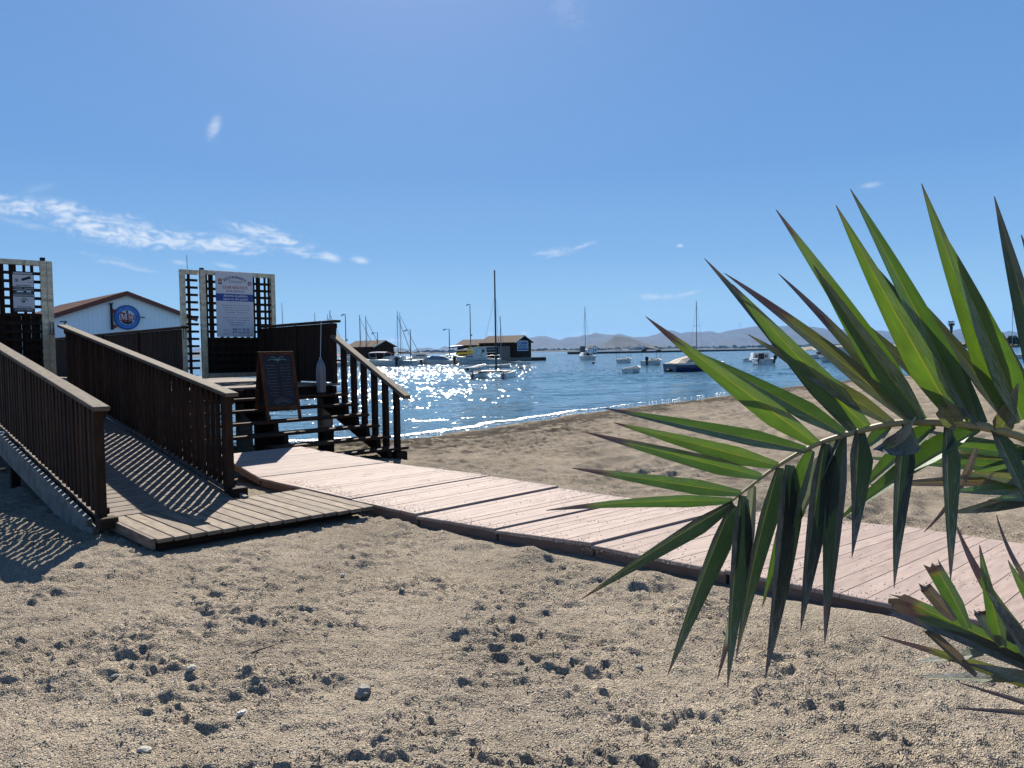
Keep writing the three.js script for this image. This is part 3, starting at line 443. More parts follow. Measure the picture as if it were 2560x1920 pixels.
// ---------------------------------------------------------------- ramp
const SLOPE = 0.148, rampH = (u) => 0.10 + SLOPE * (u - 7.62), DECK = 1.12, TILT = Math.atan(SLOPE), U1 = 14.5;
{
  const t = pierThing('access_ramp', 'sloping plank ramp between two slatted railings', 'ramp', 7.8, 2.1), pitch = 0.142;
  for (let u = 7.82, i = 0; u < U1 - 0.05; u += pitch, i++) part(t, 'plank', box(1.30, 0.034, pitch - 0.009, 0.004, i % 5), pick(M.ramp, i * 2 + (i % 3)), [0.66 + rnd(-0.006, 0.006), rampH(u) - 0.017, -(u - 7.8)], [TILT, 0, 0]);
  const len = (U1 - 7.7) / Math.cos(TILT), um = (U1 + 7.7) / 2;
  for (const v of [2.06, 3.46]) {
    part(t, 'side_beam', box(0.07, 0.24, len, 0.006), M.fascia, [v - 2.1, rampH(um) - 0.17, -(um - 7.8)], [TILT, 0, 0]);
    part(t, 'kerb_board', box(0.05, 0.07, len, 0.004), M.fascia, [v - 2.1 - (v < 3 ? 0.045 : -0.045), rampH(um) - 0.005, -(um - 7.8)], [TILT, 0, 0]);
    for (const u of [9.6, 11.4, 13.2]) part(t, 'support_post', box(0.10, rampH(u) + 0.35, 0.10, 0.006), M.brownDark, [v - 2.1 + (v < 3 ? 0.09 : -0.09), (rampH(u) - 0.2 - 0.35) / 2 - 0.05, -(u - 7.8)]);
  }
}
// ---------------------------------------------------------------- railings of upright slats with a cap board
function slatRailing(name, label, u0, u1, v, baseH, opt = {}) {
  const { hgt = 1.06, pitch = 0.139, w = 0.078, mats = M.brown, cap = M.cap, out = 0, low = 0.045 } = opt, t = pierThing(name, label, 'railing', u0, v, 0, 'slatted wooden railings of the pier');
  const n = Math.floor((u1 - u0 - 0.1) / pitch), tilt = Math.atan2(baseH(u1) - baseH(u0), u1 - u0), len = (u1 - u0) / Math.cos(tilt), um = (u0 + u1) / 2;
  for (let i = 0; i < n; i++) { const u = u0 + 0.13 + i * pitch, b = baseH(u); part(t, 'slat', box(0.027, hgt - low - 0.03, w, 0.003, i % 6), pick(mats, Math.floor(rnd(0, mats.length))), [out + rnd(-0.003, 0.003), b + low + (hgt - low - 0.03) / 2, -(u - u0)], [0, rnd(-0.02, 0.02), rnd(-0.004, 0.004)]); }
  part(t, 'cap_board', box(0.145, 0.042, len + 0.12, 0.006), cap, [0, baseH(um) + hgt, -(um - u0) + 0.05], [tilt, 0, 0]);
  part(t, 'top_rail', box(0.05, 0.085, len, 0.004), mats[1 % mats.length], [out + 0.042, baseH(um) + hgt - 0.075, -(um - u0)], [tilt, 0, 0]);
  if (low > 0.03) part(t, 'bottom_rail', box(0.05, 0.06, len, 0.004), mats[1 % mats.length], [out + 0.042, baseH(um) + low + 0.06, -(um - u0)], [tilt, 0, 0]);
  for (let u = u0 + 0.03; u < u1; u += opt.post ?? 2.2) part(t, 'post', box(0.085, hgt - 0.02, 0.085, 0.005), mats[3 % mats.length], [out, baseH(u) + (hgt - 0.02) / 2 - 0.01, -(u - u0)]);
  return t;
}
slatRailing('ramp_railing', 'brown slatted ramp railing at the left edge, nearest the camera', 7.62, 14.2, 2.10, rampH, { post: 9 });
slatRailing('ramp_railing', 'brown slatted ramp railing running up to the left behind the landing', 7.95, 14.3, 3.45, rampH, { post: 9 });
{ // feet of the end posts
  const a = pierThing('timber_block', 'small timber block under the end post of the nearest railing', 'block', 7.55, 2.12, 0); part(a, 'block', box(0.16, 0.10, 0.14, 0.008), M.brown[2], [0, 0.115, 0]);
  const b = pierThing('timber_block', 'small timber block under the end post of the far railing', 'block', 7.88, 3.5, 0); part(b, 'block', box(0.16, 0.10, 0.14, 0.008), M.brown[1], [0, 0.165, 0]);
}
// ---------------------------------------------------------------- pier deck
{
  const t = pierThing('pier_deck', 'raised plank deck between the stairs and the lattice gates', 'deck', 11.5, 3.5);
  for (let u = 11.62, i = 0; u < 16.6; u += 0.146, i++) part(t, 'plank', box(u < 14.4 ? 3.5 : 6.2, 0.034, 0.136, 0.004, i % 5), pick(M.ramp, i), [u < 14.4 ? 1.75 : 1.1, DECK - 0.017, -(u - 11.5)]);
  part(t, 'walkway', box(6.2, 0.06, 33, 0.01), M.ramp[1], [1.1, DECK - 0.03, -(33.3 - 11.5)]);
  for (const v of [3.6, 5.2, 6.85]) part(t, 'joist', box(0.09, 0.20, 5, 0.006), M.brownDark, [v - 3.5, DECK - 0.14, -(14 - 11.5)]);
  part(t, 'edge_beam', box(3.4, 0.20, 0.07, 0.006), M.brownDark, [1.7, DECK - 0.14, -(11.62 - 11.5)]);
  for (const u of [11.75, 14.2, 17, 20]) for (const v of [3.75, 5.35, 6.8]) part(t, 'pile', box(0.2, 2.4, 0.2, 0.012), M.concrete, [v - 3.5, DECK - 0.24 - 1.2, -(u - 11.5)]);
}
slatRailing('deck_screen', 'dark close-boarded screen on the sea side of the deck, above the stairs', 11.64, 14.35, 6.95, () => DECK, { hgt: 1.06, pitch: 0.118, w: 0.111, low: 0.02, post: 1.28, mats: [M.brownDark, M.brown[1]], cap: M.brown[2] });
slatRailing('deck_screen', 'dark close-boarded screen behind the ramp, below the white clubhouse', 14.5, 27, 5.5, () => DECK, { hgt: 1.04, pitch: 0.142, w: 0.128, low: 0.02, post: 2.4, mats: [M.brownDark, M.brown[1]], cap: M.brown[2] });
// ---------------------------------------------------------------- stairs
const stepU = (k) => 9.75 + 0.30 * (k - 1), stepH = (k) => 0.16 * k;
{
  const t = pierThing('wooden_stairs', 'dark open wooden stairs going up to the deck beside the water', 'stairs', 9.75, 3.5);
  for (let k = 1; k <= 6; k++) {
    const v0 = k === 1 ? 5.45 : k === 2 ? 5.0 : 3.52, v1 = k === 1 ? 7.1 : 6.98;
    for (let j = 0; j < 2; j++) part(t, 'tread', box(Number((v1 - v0).toFixed(2)), 0.042, 0.145, 0.004, k + j), pick(M.brown, k + j * 2), [(v0 + v1) / 2 - 3.5, stepH(k) - 0.021, -(stepU(k) + 0.075 + j * 0.152 - 9.75)]);
  }
  for (const [v, k0] of [[3.95, 2], [5.35, 1], [6.75, 0]]) { // notched strings
    const pts = []; for (let k = k0; k <= 7; k++) { pts.push([stepU(k) - 9.75 + (k === k0 ? 0.02 : 0), stepH(Math.max(k - 1, 0)) - 0.045 + (k === k0 ? 0 : 0)], [stepU(k) - 9.75 + 0.02, stepH(k) - 0.045]); }
    pts.push([stepU(7) - 9.75 + 0.1, stepH(7) - 0.045], [stepU(7) - 9.75 + 0.1, stepH(7) - 0.42], [stepU(k0) - 9.75 + 0.30, k0 > 1 ? stepH(k0) - 0.30 : -0.06], [stepU(k0) - 9.75 + 0.02, -0.06]);
    part(t, 'string', moved(extrude(pts, 0.07), [0, 0, 0], [0, Math.PI / 2, 0]), M.brownDark, [v - 3.5 - 0.035, 0, 0]);
  }
  for (const [u, v, h] of [[9.8, 6.95, 0.12], [9.8, 5.6, 0.12], [10.3, 5.35, 0.30], [10.35, 4.2, 0.36], [10.7, 6.2, 0.5], [11.1, 3.9, 0.72], [11.1, 5.35, 0.72]]) part(t, 'prop', box(0.20, h + 0.25, 0.16, 0.01), M.brownDark, [v - 3.5, (h - 0.25) / 2 - 0.03, -(u - 9.75)]);
  // handrail with one baluster to each step
  const a = [9.56, 0.94], b = [11.66, 1.93], um = (a[0] + b[0]) / 2, hm = (a[1] + b[1]) / 2, til = Math.atan2(b[1] - a[1], b[0] - a[0]);
  part(t, 'handrail', box(0.13, 0.06, Math.hypot(b[0] - a[0], b[1] - a[1]), 0.006), M.cap, [6.95 - 3.5, hm, -(um - 9.75)], [til, 0, 0]);
  for (let k = 1; k <= 6; k++) { const u = stepU(k) + 0.10, top = lerp(a[1], b[1], (u - a[0]) / (b[0] - a[0])) - 0.035, bot = stepH(k) - 0.30; part(t, 'baluster', box(0.075, top - bot, 0.095, 0.005, k), M.brownDark, [6.95 - 3.5 + 0.0, (top + bot) / 2, -(u - 9.75)]); }
}
// ---------------------------------------------------------------- sliding lattice gates
function gate(name, label, u, v0, v1, posts, bars, top, bottom, solidTo, rows, opt = {}) {
  const t = pierThing(name, label, 'gate', u, v0, 0, 'lattice gates of the pier'), H = top - bottom;
  for (const [a, b, du = 0] of posts) { const p = part(t, 'post', box(b - a, H, 0.075, 0.005), M.alu, [(a + b) / 2 - v0, bottom + H / 2, -du]); if (opt.handle && Math.abs(opt.handle[0] - (a + b) / 2) < 0.05) { for (const [w, h, dx, dy] of [[0.008, 0.2, -0.021, 0], [0.008, 0.2, 0.021, 0], [0.05, 0.008, 0, 0.1], [0.05, 0.008, 0, -0.1]]) part(p, 'handle', box(w, h, 0.012, 0.002), M.black, [dx, opt.handle[1] - (bottom + H / 2) + dy, 0.043]); } }
  for (const [a, b, du = 0] of opt.tops ?? [[v0, v1]]) part(t, 'top_rail', box(b - a, 0.085, 0.07, 0.005), M.alu, [(a + b) / 2 - v0, top - 0.045, -du]);
  part(t, 'bottom_rail', box(v1 - v0 - 0.05, 0.09, 0.07, 0.005), M.alu, [(v1 - v0) / 2, bottom + 0.05, 0]);
  for (const [c, w, du = 0] of bars) part(t, 'upright', box(w, H - 0.16, 0.026, 0.003), M.brownDark, [c, bottom + 0.09 + (H - 0.16) / 2, -0.012 - du]);
  for (let h = top - 0.215, i = 0; h > bottom + 0.1; h -= rows, i++) part(t, 'crossbar', box((opt.barEnd ?? v1 - v0 - 0.09) - 0.09, 0.05, 0.024, 0.003), M.brownDark, [((opt.barEnd ?? v1 - v0 - 0.09) + 0.09) / 2, h, 0.014]);
  const nb = Math.round((v1 - v0) / 0.14); for (let i = 0; i < nb; i++) part(t, 'added_backing_board', box((v1 - v0 - 0.14) / nb - 0.006, solidTo - bottom - 0.1, 0.022, 0.003), M.brownDark, [0.08 + (i + 0.5) * (v1 - v0 - 0.14) / nb, (solidTo + bottom) / 2 + 0.04, -0.05]);  // boards added behind the lattice to darken its lower part
  return t;
}
const GU = 14.4, GT = 3.235, GB = 1.20;
const g1 = gate('lattice_gate', 'tall metal-framed lattice gate carrying the restaurant sign', GU, 5.78, 7.27, [[5.78, 5.88], [7.18, 7.27], [5.46, 5.55, 0.12]], [[0.13, 0.03], [0.21, 0.085], [0.40, 0.06], [0.52, 0.05], [0.66, 0.07], [0.80, 0.05], [0.92, 0.06], [1.05, 0.05], [1.15, 0.085], [1.29, 0.04], [1.37, 0.035]], GT, GB, 1.98, 0.134, { tops: [[5.88, 7.18], [5.55, 5.80, 0.12]], handle: [5.505, 2.05] });
part(g1, 'back_lattice', merge([...Array(13)].map((_, i) => moved(box(0.22, 0.045, 0.02, 0), [-0.10, 1.4 + i * 0.137, -0.13])).concat([moved(box(0.05, 1.9, 0.02, 0), [-0.15, 2.2, -0.145])])), M.brownDark);
const g2 = gate('lattice_gate', 'tall metal-framed lattice gate with security signs at the left edge', GU, 1.9, 3.36, [[3.18, 3.27], [3.273, 3.36, 0.02], [1.9, 1.99]], [[0.16, 0.05], [0.36, 0.06], [0.52, 0.05], [0.72, 0.12], [0.90, 0.10], [1.06, 0.04], [1.17, 0.045]], GT - 0.02, GB, 2.35, 0.134, { barEnd: 1.28, tops: [[1.99, 3.18]], handle: [3.3165, 2.12] });
for (const g of [g1, g2]) part(g, 'roller_bracket', box(0.07, 0.05, 0.06, 0.004), M.black, [g === g1 ? 0.05 : 1.33, GT + 0.012, -0.02]);

// ---------------------------------------------------------------- signs
function canvasTex(w, h, draw) { const c = document.createElement('canvas'); c.width = w; c.height = h; const x = c.getContext('2d'); draw(x, w, h); const t = new THREE.CanvasTexture(c); t.colorSpace = THREE.SRGBColorSpace; t.magFilter = THREE.LinearFilter; return t; }
const printed = (t, rough = 0.5) => new THREE.MeshStandardMaterial({ map: t, color: new THREE.Color().setRGB(0.72, 0.72, 0.72), roughness: rough });
function arcText(x, text, cx, cy, r, from, to, up = true) { const n = text.length; for (let i = 0; i < n; i++) { const a = lerp(from, to, n > 1 ? i / (n - 1) : 0.5); x.save(); x.translate(cx + r * Math.sin(a), cy - r * Math.cos(a) * (up ? 1 : -1)); x.rotate(up ? a : -a); x.textAlign = 'center'; x.fillText(text[i], 0, 0); x.restore(); } }
const scribble = (x, y0, x0, x1, col, th = 5, seed = 1) => { const r = rng(seed); x.fillStyle = col; let p = x0; while (p < x1) { const w = 4 + 9 * r(); x.fillRect(p, y0 + (r() - 0.5) * 2, w, th * (0.7 + 0.5 * r())); p += w + 2 + (r() > 0.86 ? 10 : 2 * r()); } };
function board(name, label, category, pos, turn, w, h, d, face, edge, tilt = 0, round = 0.012) {
  const t = thing(name, label, category, pos, turn), s = new THREE.Shape(), x = w / 2, y = h / 2, r = round;
  s.moveTo(-x + r, -y); s.lineTo(x - r, -y); s.quadraticCurveTo(x, -y, x, -y + r); s.lineTo(x, y - r); s.quadraticCurveTo(x, y, x - r, y); s.lineTo(-x + r, y); s.quadraticCurveTo(-x, y, -x, y - r); s.lineTo(-x, -y + r); s.quadraticCurveTo(-x, -y, -x + r, -y);
  const p = part(t, 'panel', new THREE.ExtrudeGeometry(s, { depth: d, bevelEnabled: false }), edge, [0, 0, 0], [tilt, 0, 0]);
  const g = new THREE.ShapeGeometry(s), P = g.attributes.position, U = g.attributes.uv; for (let i = 0; i < P.count; i++) U.setXY(i, P.getX(i) / w + 0.5, P.getY(i) / h + 0.5);
  part(t, 'print', g, face, [0, Math.sin(-tilt) * (d + 0.003), d + 0.003], [tilt, 0, 0]); return t;
}
{
  const navy = '#1d2f5c', T = canvasTex(768, 1290, (x, w, h) => {
    x.fillStyle = '#e6e4e6'; x.fillRect(0, 0, w, h);
    x.fillStyle = navy; x.font = 'bold 78px sans-serif'; arcText(x, 'RESTAURANTE', 392, 470, 345, -0.60, 0.62);
    x.textAlign = 'center'; x.font = '74px serif'; x.fillStyle = '#46506e'; x.fillText('Terraza', 405, 210);
    x.fillStyle = '#a3262c'; x.fillRect(52, 140, 78, 16); x.fillRect(52, 178, 78, 16); x.fillStyle = '#d9a52b'; x.fillRect(52, 156, 78, 22);
    x.fillStyle = '#b9a6ae'; x.fillRect(52, 206, 78, 46); x.fillStyle = '#9a3040'; x.fillRect(52, 224, 78, 9); x.fillRect(86, 206, 10, 46); x.fillStyle = '#3c4a86'; for (const [a, b] of [[54, 208], [98, 208], [54, 236], [98, 236]]) x.fillRect(a, b, 26, 11);
    x.fillStyle = navy; x.beginPath(); x.arc(702, 212, 42, 0, 7); x.fill(); x.fillStyle = '#e6e4e6'; x.beginPath(); x.arc(702, 212, 26, 0, 7); x.fill(); x.fillStyle = '#a3262c'; x.beginPath(); x.moveTo(680, 196); x.lineTo(728, 212); x.lineTo(680, 226); x.fill();
    x.fillStyle = '#b3242c'; x.font = 'bold 72px sans-serif'; x.fillText('CLUB NÁUTICO', 398, 330, 590);
    x.fillStyle = navy; x.font = '66px sans-serif'; x.fillText('MAR MENOR', 398, 402, 470);
    x.fillStyle = '#1f4a9a'; x.fillRect(0, 432, w, 146); x.fillStyle = '#eef1f6'; x.font = 'italic bold 58px sans-serif'; x.fillText('Abierto al público', 398, 492, 510); x.fillText('Open to the public', 398, 556, 530);
    [[604, 250, 560], [656, 110, 400], [656, 440, 690], [704, 130, 340], [704, 380, 690], [752, 170, 670], [800, 190, 380], [800, 420, 640], [852, 150, 640], [902, 115, 410], [902, 450, 690], [950, 140, 350], [950, 390, 670], [998, 220, 600]].forEach(([y, a, b], i) => scribble(x, y, a, b, i === 0 || i === 8 ? '#8a8792' : '#6b6a80', i === 0 || i === 8 ? 4 : 12, i + 3));
    scribble(x, 1042, 260, 560, '#3c3c58', 16, 40);
    x.fillStyle = '#20277a'; x.textAlign = 'left'; x.font = 'bold 62px sans-serif'; x.fillText('968 57 40 55', 315, 1162, 375); x.fillText('671 16 26 34', 315, 1224, 345);
    for (const [y, a, b] of [[1140, 130, 245], [1172, 140, 245], [1214, 140, 245], [1244, 110, 245]]) scribble(x, y, a, b, '#55556c', 9, y); x.fillStyle = '#8a8792'; x.fillRect(280, 1120, 4, 140); scribble(x, 1250, 310, 720, '#55556c', 9, 77);
  });
  const p = at(14.345, 6.42, 2.60);
  board('restaurant_sign', 'white restaurant sign hung on the lattice gate', 'sign', p, TH, 0.735, 1.235, 0.006, printed(T), M.white, 0);
}
{ // security plates
  const camT = canvasTex(420, 430, (x, w, h) => {
    x.fillStyle = '#151515'; x.fillRect(0, 0, w, h); x.fillStyle = '#b9b9ba'; x.fillRect(24, 6, 370, 40); x.fillStyle = '#d5d5d6'; x.fillRect(8, 62, 404, 268);
    x.fillStyle = '#151515'; x.font = 'bold 58px sans-serif'; x.textAlign = 'center'; x.fillText('securemur', 212, 318, 370);
    x.save(); x.translate(275, 145); x.rotate(-0.36); x.fillRect(-85, -32, 175, 58); x.fillRect(-105, -18, 30, 34); x.restore(); x.lineWidth = 7; x.strokeStyle = '#151515'; x.beginPath(); x.moveTo(300, 180); x.lineTo(318, 228); x.lineTo(410, 228); x.stroke();
    for (const r of [40, 26, 12]) { x.beginPath(); x.arc(85, 190, r, 0, 7); x.lineWidth = 6; x.stroke(); } x.beginPath(); x.arc(85, 190, 8, 0, 7); x.fill(); scribble(x, 352, 30, 180, '#cfcfcf', 22, 5); scribble(x, 352, 220, 390, '#cfcfcf', 22, 6); x.fillStyle = '#b9b9ba'; x.fillRect(14, 395, 392, 22);
  });
  const eyeT = canvasTex(420, 460, (x, w, h) => {
    x.fillStyle = '#151515'; x.fillRect(0, 0, w, h); scribble(x, 20, 40, 380, '#a9a9aa', 22, 8); x.fillStyle = '#bdbdbe'; x.fillRect(14, 62, 392, 34); scribble(x, 70, 30, 390, '#3a3a3a', 16, 9);
    x.fillStyle = '#d5d5d6'; x.fillRect(6, 112, 408, 262); x.strokeStyle = '#151515'; for (const r of [82, 60, 40]) { x.beginPath(); x.arc(210, 222, r, r * 0.05, 5.4 + r * 0.01); x.lineWidth = 9; x.stroke(); } x.fillStyle = '#151515'; x.beginPath(); x.arc(210, 222, 24, 0, 7); x.fill();
    x.font = 'bold 56px sans-serif'; x.textAlign = 'center'; x.fillText('securemur', 212, 362, 370); scribble(x, 392, 30, 180, '#cfcfcf', 20, 15); scribble(x, 392, 220, 390, '#cfcfcf', 20, 16); scribble(x, 428, 30, 390, '#9a9a9a', 14, 17);
  });
  board('security_plate', 'black and white plate with a camera drawing on the left gate', 'sign', at(14.355, 2.93, 2.86), TH, 0.30, 0.305, 0.004, printed(camT), M.black);
  board('security_plate', 'black and white plate with rings below the camera plate', 'sign', at(14.355, 2.93, 2.535), TH, 0.30, 0.325, 0.004, printed(eyeT), M.black);
  const pinkT = canvasTex(256, 512, (x, w, h) => { x.fillStyle = '#d9c4c6'; x.fillRect(0, 0, w, h); x.fillStyle = '#b2454c'; x.fillRect(0, 0, w, 26); x.fillRect(0, 300, w, 12); for (let i = 0; i < 9; i++) scribble(x, 60 + i * 48, 20, 236, '#8a7078', 12, i + 60); });
  board('notice_board', 'pale pink notice cut off by the left edge of the picture', 'sign', at(14.355, 2.42, 2.70), TH, 0.36, 0.75, 0.004, printed(pinkT), M.white);
}
{ // chalkboard standing on the stairs
  const T = canvasTex(512, 900, (x, w, h) => {
    x.fillStyle = '#14181f'; x.fillRect(0, 0, w, h); const r = rng(90); x.globalAlpha = 0.25; for (let i = 0; i < 60; i++) { x.fillStyle = '#3a4250'; x.beginPath(); x.ellipse(r() * w, r() * h, 40 * r() + 10, 20 * r() + 5, r() * 3, 0, 7); x.fill(); } x.globalAlpha = 0.85;
    x.strokeStyle = '#7fb0a6'; x.lineWidth = 9; for (const s of [-1, 1]) { x.beginPath(); x.moveTo(256, 96); x.quadraticCurveTo(256 + s * 60, 30, 256 + s * 120, 56); x.stroke(); x.beginPath(); x.moveTo(256, 100); x.quadraticCurveTo(256 + s * 100, 76, 256 + s * 170, 108); x.stroke(); } x.beginPath(); x.moveTo(200, 104); x.lineTo(312, 104); x.moveTo(256, 100); x.lineTo(262, 150); x.stroke();
    x.globalAlpha = 0.6; for (let i = 0; i < 11; i++) { scribble(x, 190 + i * 52, 40 + 20 * r(), 200 + 30 * r(), '#b9bdc2', 6, i + 200); scribble(x, 186 + i * 52, 280 + 20 * r(), 450 + 20 * r(), '#b9bdc2', 6, i + 230); }
    x.strokeStyle = '#aab0b6'; x.lineWidth = 5; x.beginPath(); x.arc(260, 960, 210, 3.75, 5.67); x.stroke(); for (let i = 0; i < 8; i++) { const a = -0.72 + i * 0.205; x.save(); x.translate(260 + 170 * Math.sin(a), 965 - 170 * Math.cos(a)); x.rotate(a); x.strokeRect(-8, -22, 6 + 10 * r(), 44); x.restore(); }
  });
  const t = pierThing('chalkboard_sign', 'brown framed A-shaped chalkboard standing on the stairs', 'chalkboard', 10.83, 5.46, stepH(4)), lean = 0.20, W = 0.56, H = 0.98;
  const frame = wood(wDark, [0.11, 0.048, 0.024]);
  for (const s of [1, -1]) {
    const q = new THREE.Group(); q.name = 'panel_leaf'; q.rotation.x = -lean * s; q.position.set(0, 1.03, s * 0.012); t.add(q); if (s < 0) q.rotation.x = lean * 0.9;
    const L = s > 0 ? 1.05 : 0.88;
    for (const sx of [-1, 1]) part(q, 'stile', box(0.05, L, 0.024, 0.004), frame, [sx * (W / 2 - 0.025), -L / 2, 0]);
    part(q, 'rail', box(W - 0.10, 0.05, 0.022, 0.004), frame, [0, -0.025, 0]); part(q, 'rail', box(W - 0.10, 0.06, 0.022, 0.004), frame, [0, -0.86, 0]);
    const pg = new THREE.BoxGeometry(W - 0.10, 0.80, 0.008); part(q, 'slate', pg, s > 0 ? printed(T, 0.8) : M.black, [0, -0.44, 0]);
  }
}
{ // fender hung from the screen
  const t = pierThing('boat_fender', 'grey bullet-shaped boat fender hanging by a cord above the steps', 'fender', 11.42, 6.55, 0.965);
  const prof = [[0.001, 0], [0.055, 0.004], [0.076, 0.03], [0.078, 0.36], [0.074, 0.43], [0.062, 0.49], [0.044, 0.535], [0.022, 0.562], [0.001, 0.57]].map(([x, y]) => new THREE.Vector2(x, y));
  part(t, 'body', new THREE.LatheGeometry(prof, 20), flat([0.16, 0.16, 0.17], 0.4, 0.2)); part(t, 'eye', new THREE.TorusGeometry(0.018, 0.006, 6, 12), M.steel, [0, 0.585, 0]);
  part(t, 'cord', tube([V3(0, 0.60, 0), V3(0.19, 1.20, -0.28)], 0.005, 0.005), flat([0.6, 0.58, 0.5], 0.8));
}
// ---------------------------------------------------------------- clubhouse and its neighbour
const gableBox = (w, eave, ridge, len) => { const F = new Faces(), x = w / 2, f = [[-x, 0, 0], [x, 0, 0], [x, eave, 0], [0, ridge, 0], [-x, eave, 0]], b = f.map(([a, c]) => [a, c, -len]); F.quad(f[0], f[1], f[2], f[4]); F.tri(f[4], f[2], f[3]); F.quad(b[1], b[0], b[4], b[2]); F.tri(b[2], b[4], b[3]); F.quad(b[0], f[0], f[4], b[4]); F.quad(f[1], b[1], b[2], f[2]); return F.geo(); };
const roofSlope = (w, rise, len, side, th = 0.10) => moved(box(Math.hypot(w, rise), th, len, 0.01), [side * w / 2, -rise / 2, 0], [0, 0, -side * Math.atan2(rise, w)]);
{
  const p = atDepth(135, 786, 44), [u, v] = uvOfPlace(p.x, 44), eave = p.y - 0.12, W = 7.75, ridge = eave + 1.42, base = 0.9, t = pierThing('clubhouse', 'white clubhouse with a brown gabled roof and round emblem', 'building', u, v + W / 2, base);
  part(t, 'wall', gableBox(W, eave - base, ridge - base, 14), M.whiteWall);
  const nb = 31; for (let i = 0; i < nb; i++) { const x = -W / 2 + (i + 0.5) * W / nb, top = lerp(ridge, eave, Math.abs(x) / (W / 2)) - base - 0.06; part(t, 'cladding_board', box(W / nb - 0.005, Number(top.toFixed(2)), 0.03, 0.004), M.whiteWall, [x, top / 2, 0.014]); }
  for (const s of [-1, 1]) {
    const r = part(t, 'roof', roofSlope(W / 2 + 0.28, (ridge - eave) / (W / 2) * (W / 2 + 0.28), 14.6, s), M.tiles, [0, ridge - base + 0.10, -7.0]);
    for (let i = 0; i < 24; i++) { const q = i / 24, w = W / 2 + 0.28, h = (ridge - eave) / (W / 2) * w; part(r, 'tile_course', box(Math.hypot(w, h) / 24 - 0.01, 0.03, 14.6, 0.006), M.tiles, [s * w * (q + 0.02), -h * (q + 0.02) + 0.072, 0], [0, 0, -s * (Math.atan2(h, w) - 0.05)]); }
    part(t, 'verge_board', roofSlope(W / 2 + 0.28, (ridge - eave) / (W / 2) * (W / 2 + 0.28), 0.05, s, 0.24), M.verge, [0, ridge - base + 0.035, 0.33]);
  }
  for (const [x, w, y, h] of [[-1.55, 0.75, 1.55, 0.95], [0.05, 1.95, 1.2, 1.3], [2.9, 1.7, 1.2, 1.28]]) { const win = part(t, 'window', box(w, h, 0.06, 0.004), M.glass, [x - 0.6, y, 0.03]); part(win, 'frame', box(w + 0.12, 0.06, 0.09, 0.004), M.black, [0, h / 2, 0.01]); }
  // letter lying on its side, painted at the corner
  for (const [x, y, w, h, r] of [[-3.42, 2.88, 0.36, 0.07, 0], [-3.42, 2.52, 0.36, 0.07, 0], [-3.42, 2.70, 0.46, 0.07, 0.85]]) part(t, 'letter_stroke', box(w, h, 0.012, 0.002), flat([0.05, 0.06, 0.07], 0.8), [x, y, 0.037], [0, 0, r]);
  // emblem on a bracket
  const E = pierThing('club_emblem', 'round blue club emblem with red pennant on the clubhouse wall', 'emblem', u - 0.12, v + W / 2 - 0.02, 0);
  const T = canvasTex(512, 512, (x) => {
    x.fillStyle = '#123f86'; x.beginPath(); x.arc(256, 256, 256, 0, 7); x.fill(); x.fillStyle = '#1a6fc4'; x.beginPath(); x.arc(256, 256, 240, 0, 7); x.fill(); x.fillStyle = '#d9dcdf'; x.beginPath(); x.arc(256, 256, 158, 0, 7); x.fill();
    x.fillStyle = '#111418'; x.beginPath(); x.moveTo(236, 108); x.lineTo(276, 108); x.lineTo(270, 190); x.lineTo(242, 190); x.fill(); x.beginPath(); x.moveTo(140, 330); x.lineTo(366, 330); x.lineTo(340, 385); x.lineTo(262, 408); x.lineTo(170, 380); x.fill(); x.fillStyle = '#d9dcdf'; for (const a of [210, 290]) { x.beginPath(); x.moveTo(a, 332); x.lineTo(a + 22, 332); x.lineTo(a + 11, 352); x.fill(); }
    x.fillStyle = '#b31a26'; x.beginPath(); x.moveTo(110, 140); x.lineTo(405, 215); x.lineTo(405, 310); x.lineTo(250, 335); x.lineTo(120, 330); x.fill(); x.fillStyle = '#eceff0'; x.textAlign = 'center'; x.font = 'bold 160px serif'; x.fillText('M', 190, 300, 150); x.font = 'bold 118px serif'; x.fillText('M', 330, 298, 108);
    x.fillStyle = '#7fb3ea'; x.font = 'bold 54px sans-serif'; arcText(x, 'CLUB NÁUTICO', 256, 256, 180, -1.12, 1.12); arcText(x, 'LOS ALCÁZARES', 256, 256, 218, -1.12, 1.12, false);
  });
  const cy = ridge - 1.40, g = new THREE.CylinderGeometry(0.74, 0.74, 0.06, 40); g.rotateX(Math.PI / 2); part(E, 'disc', g, M.navy, [0, cy, 0.03]); const f = new THREE.CircleGeometry(0.735, 48); part(E, 'face', f, printed(T), [0, cy, 0.064]);
  part(E, 'bracket_post', box(0.11, 1.55, 0.10, 0.006), M.black, [-0.86, cy + 0.02, 0.03]); part(E, 'bracket_cap', box(0.22, 0.06, 0.12, 0.006), M.black, [-0.86, cy + 0.80, 0.03]); part(E, 'rod', box(0.35, 0.05, 0.04, 0.004), M.black, [0.86, cy + 0.02, 0.02]);
  for (const [y, h] of [[0.5, 0.28], [-0.42, 0.3]]) part(E, 'bracket_plate', extrude([[-0.80, 0], [-0.52, -0.12], [-0.80, -h]], 0.03, 0), M.redCloth, [0, cy + y, 0.0]);
  const a = thing('antenna', 'thin whip antenna standing behind the right gate', 'antenna', atDepth(474, 850, 40)); part(a, 'whip', new THREE.CylinderGeometry(0.012, 0.022, 4.4, 6), M.black, [0, 2.2, 0]); part(a, 'base', box(0.1, 0.3, 0.1, 0.01), M.black, [0, 0, 0]);
  const s = pierThing('low_red_roofed_building', 'low building with a red-brown roof seen through the left gate', 'building', 40, 2.5, 0.9); part(s, 'wall', gableBox(9, 1.7, 2.6, 10), M.brownDark);
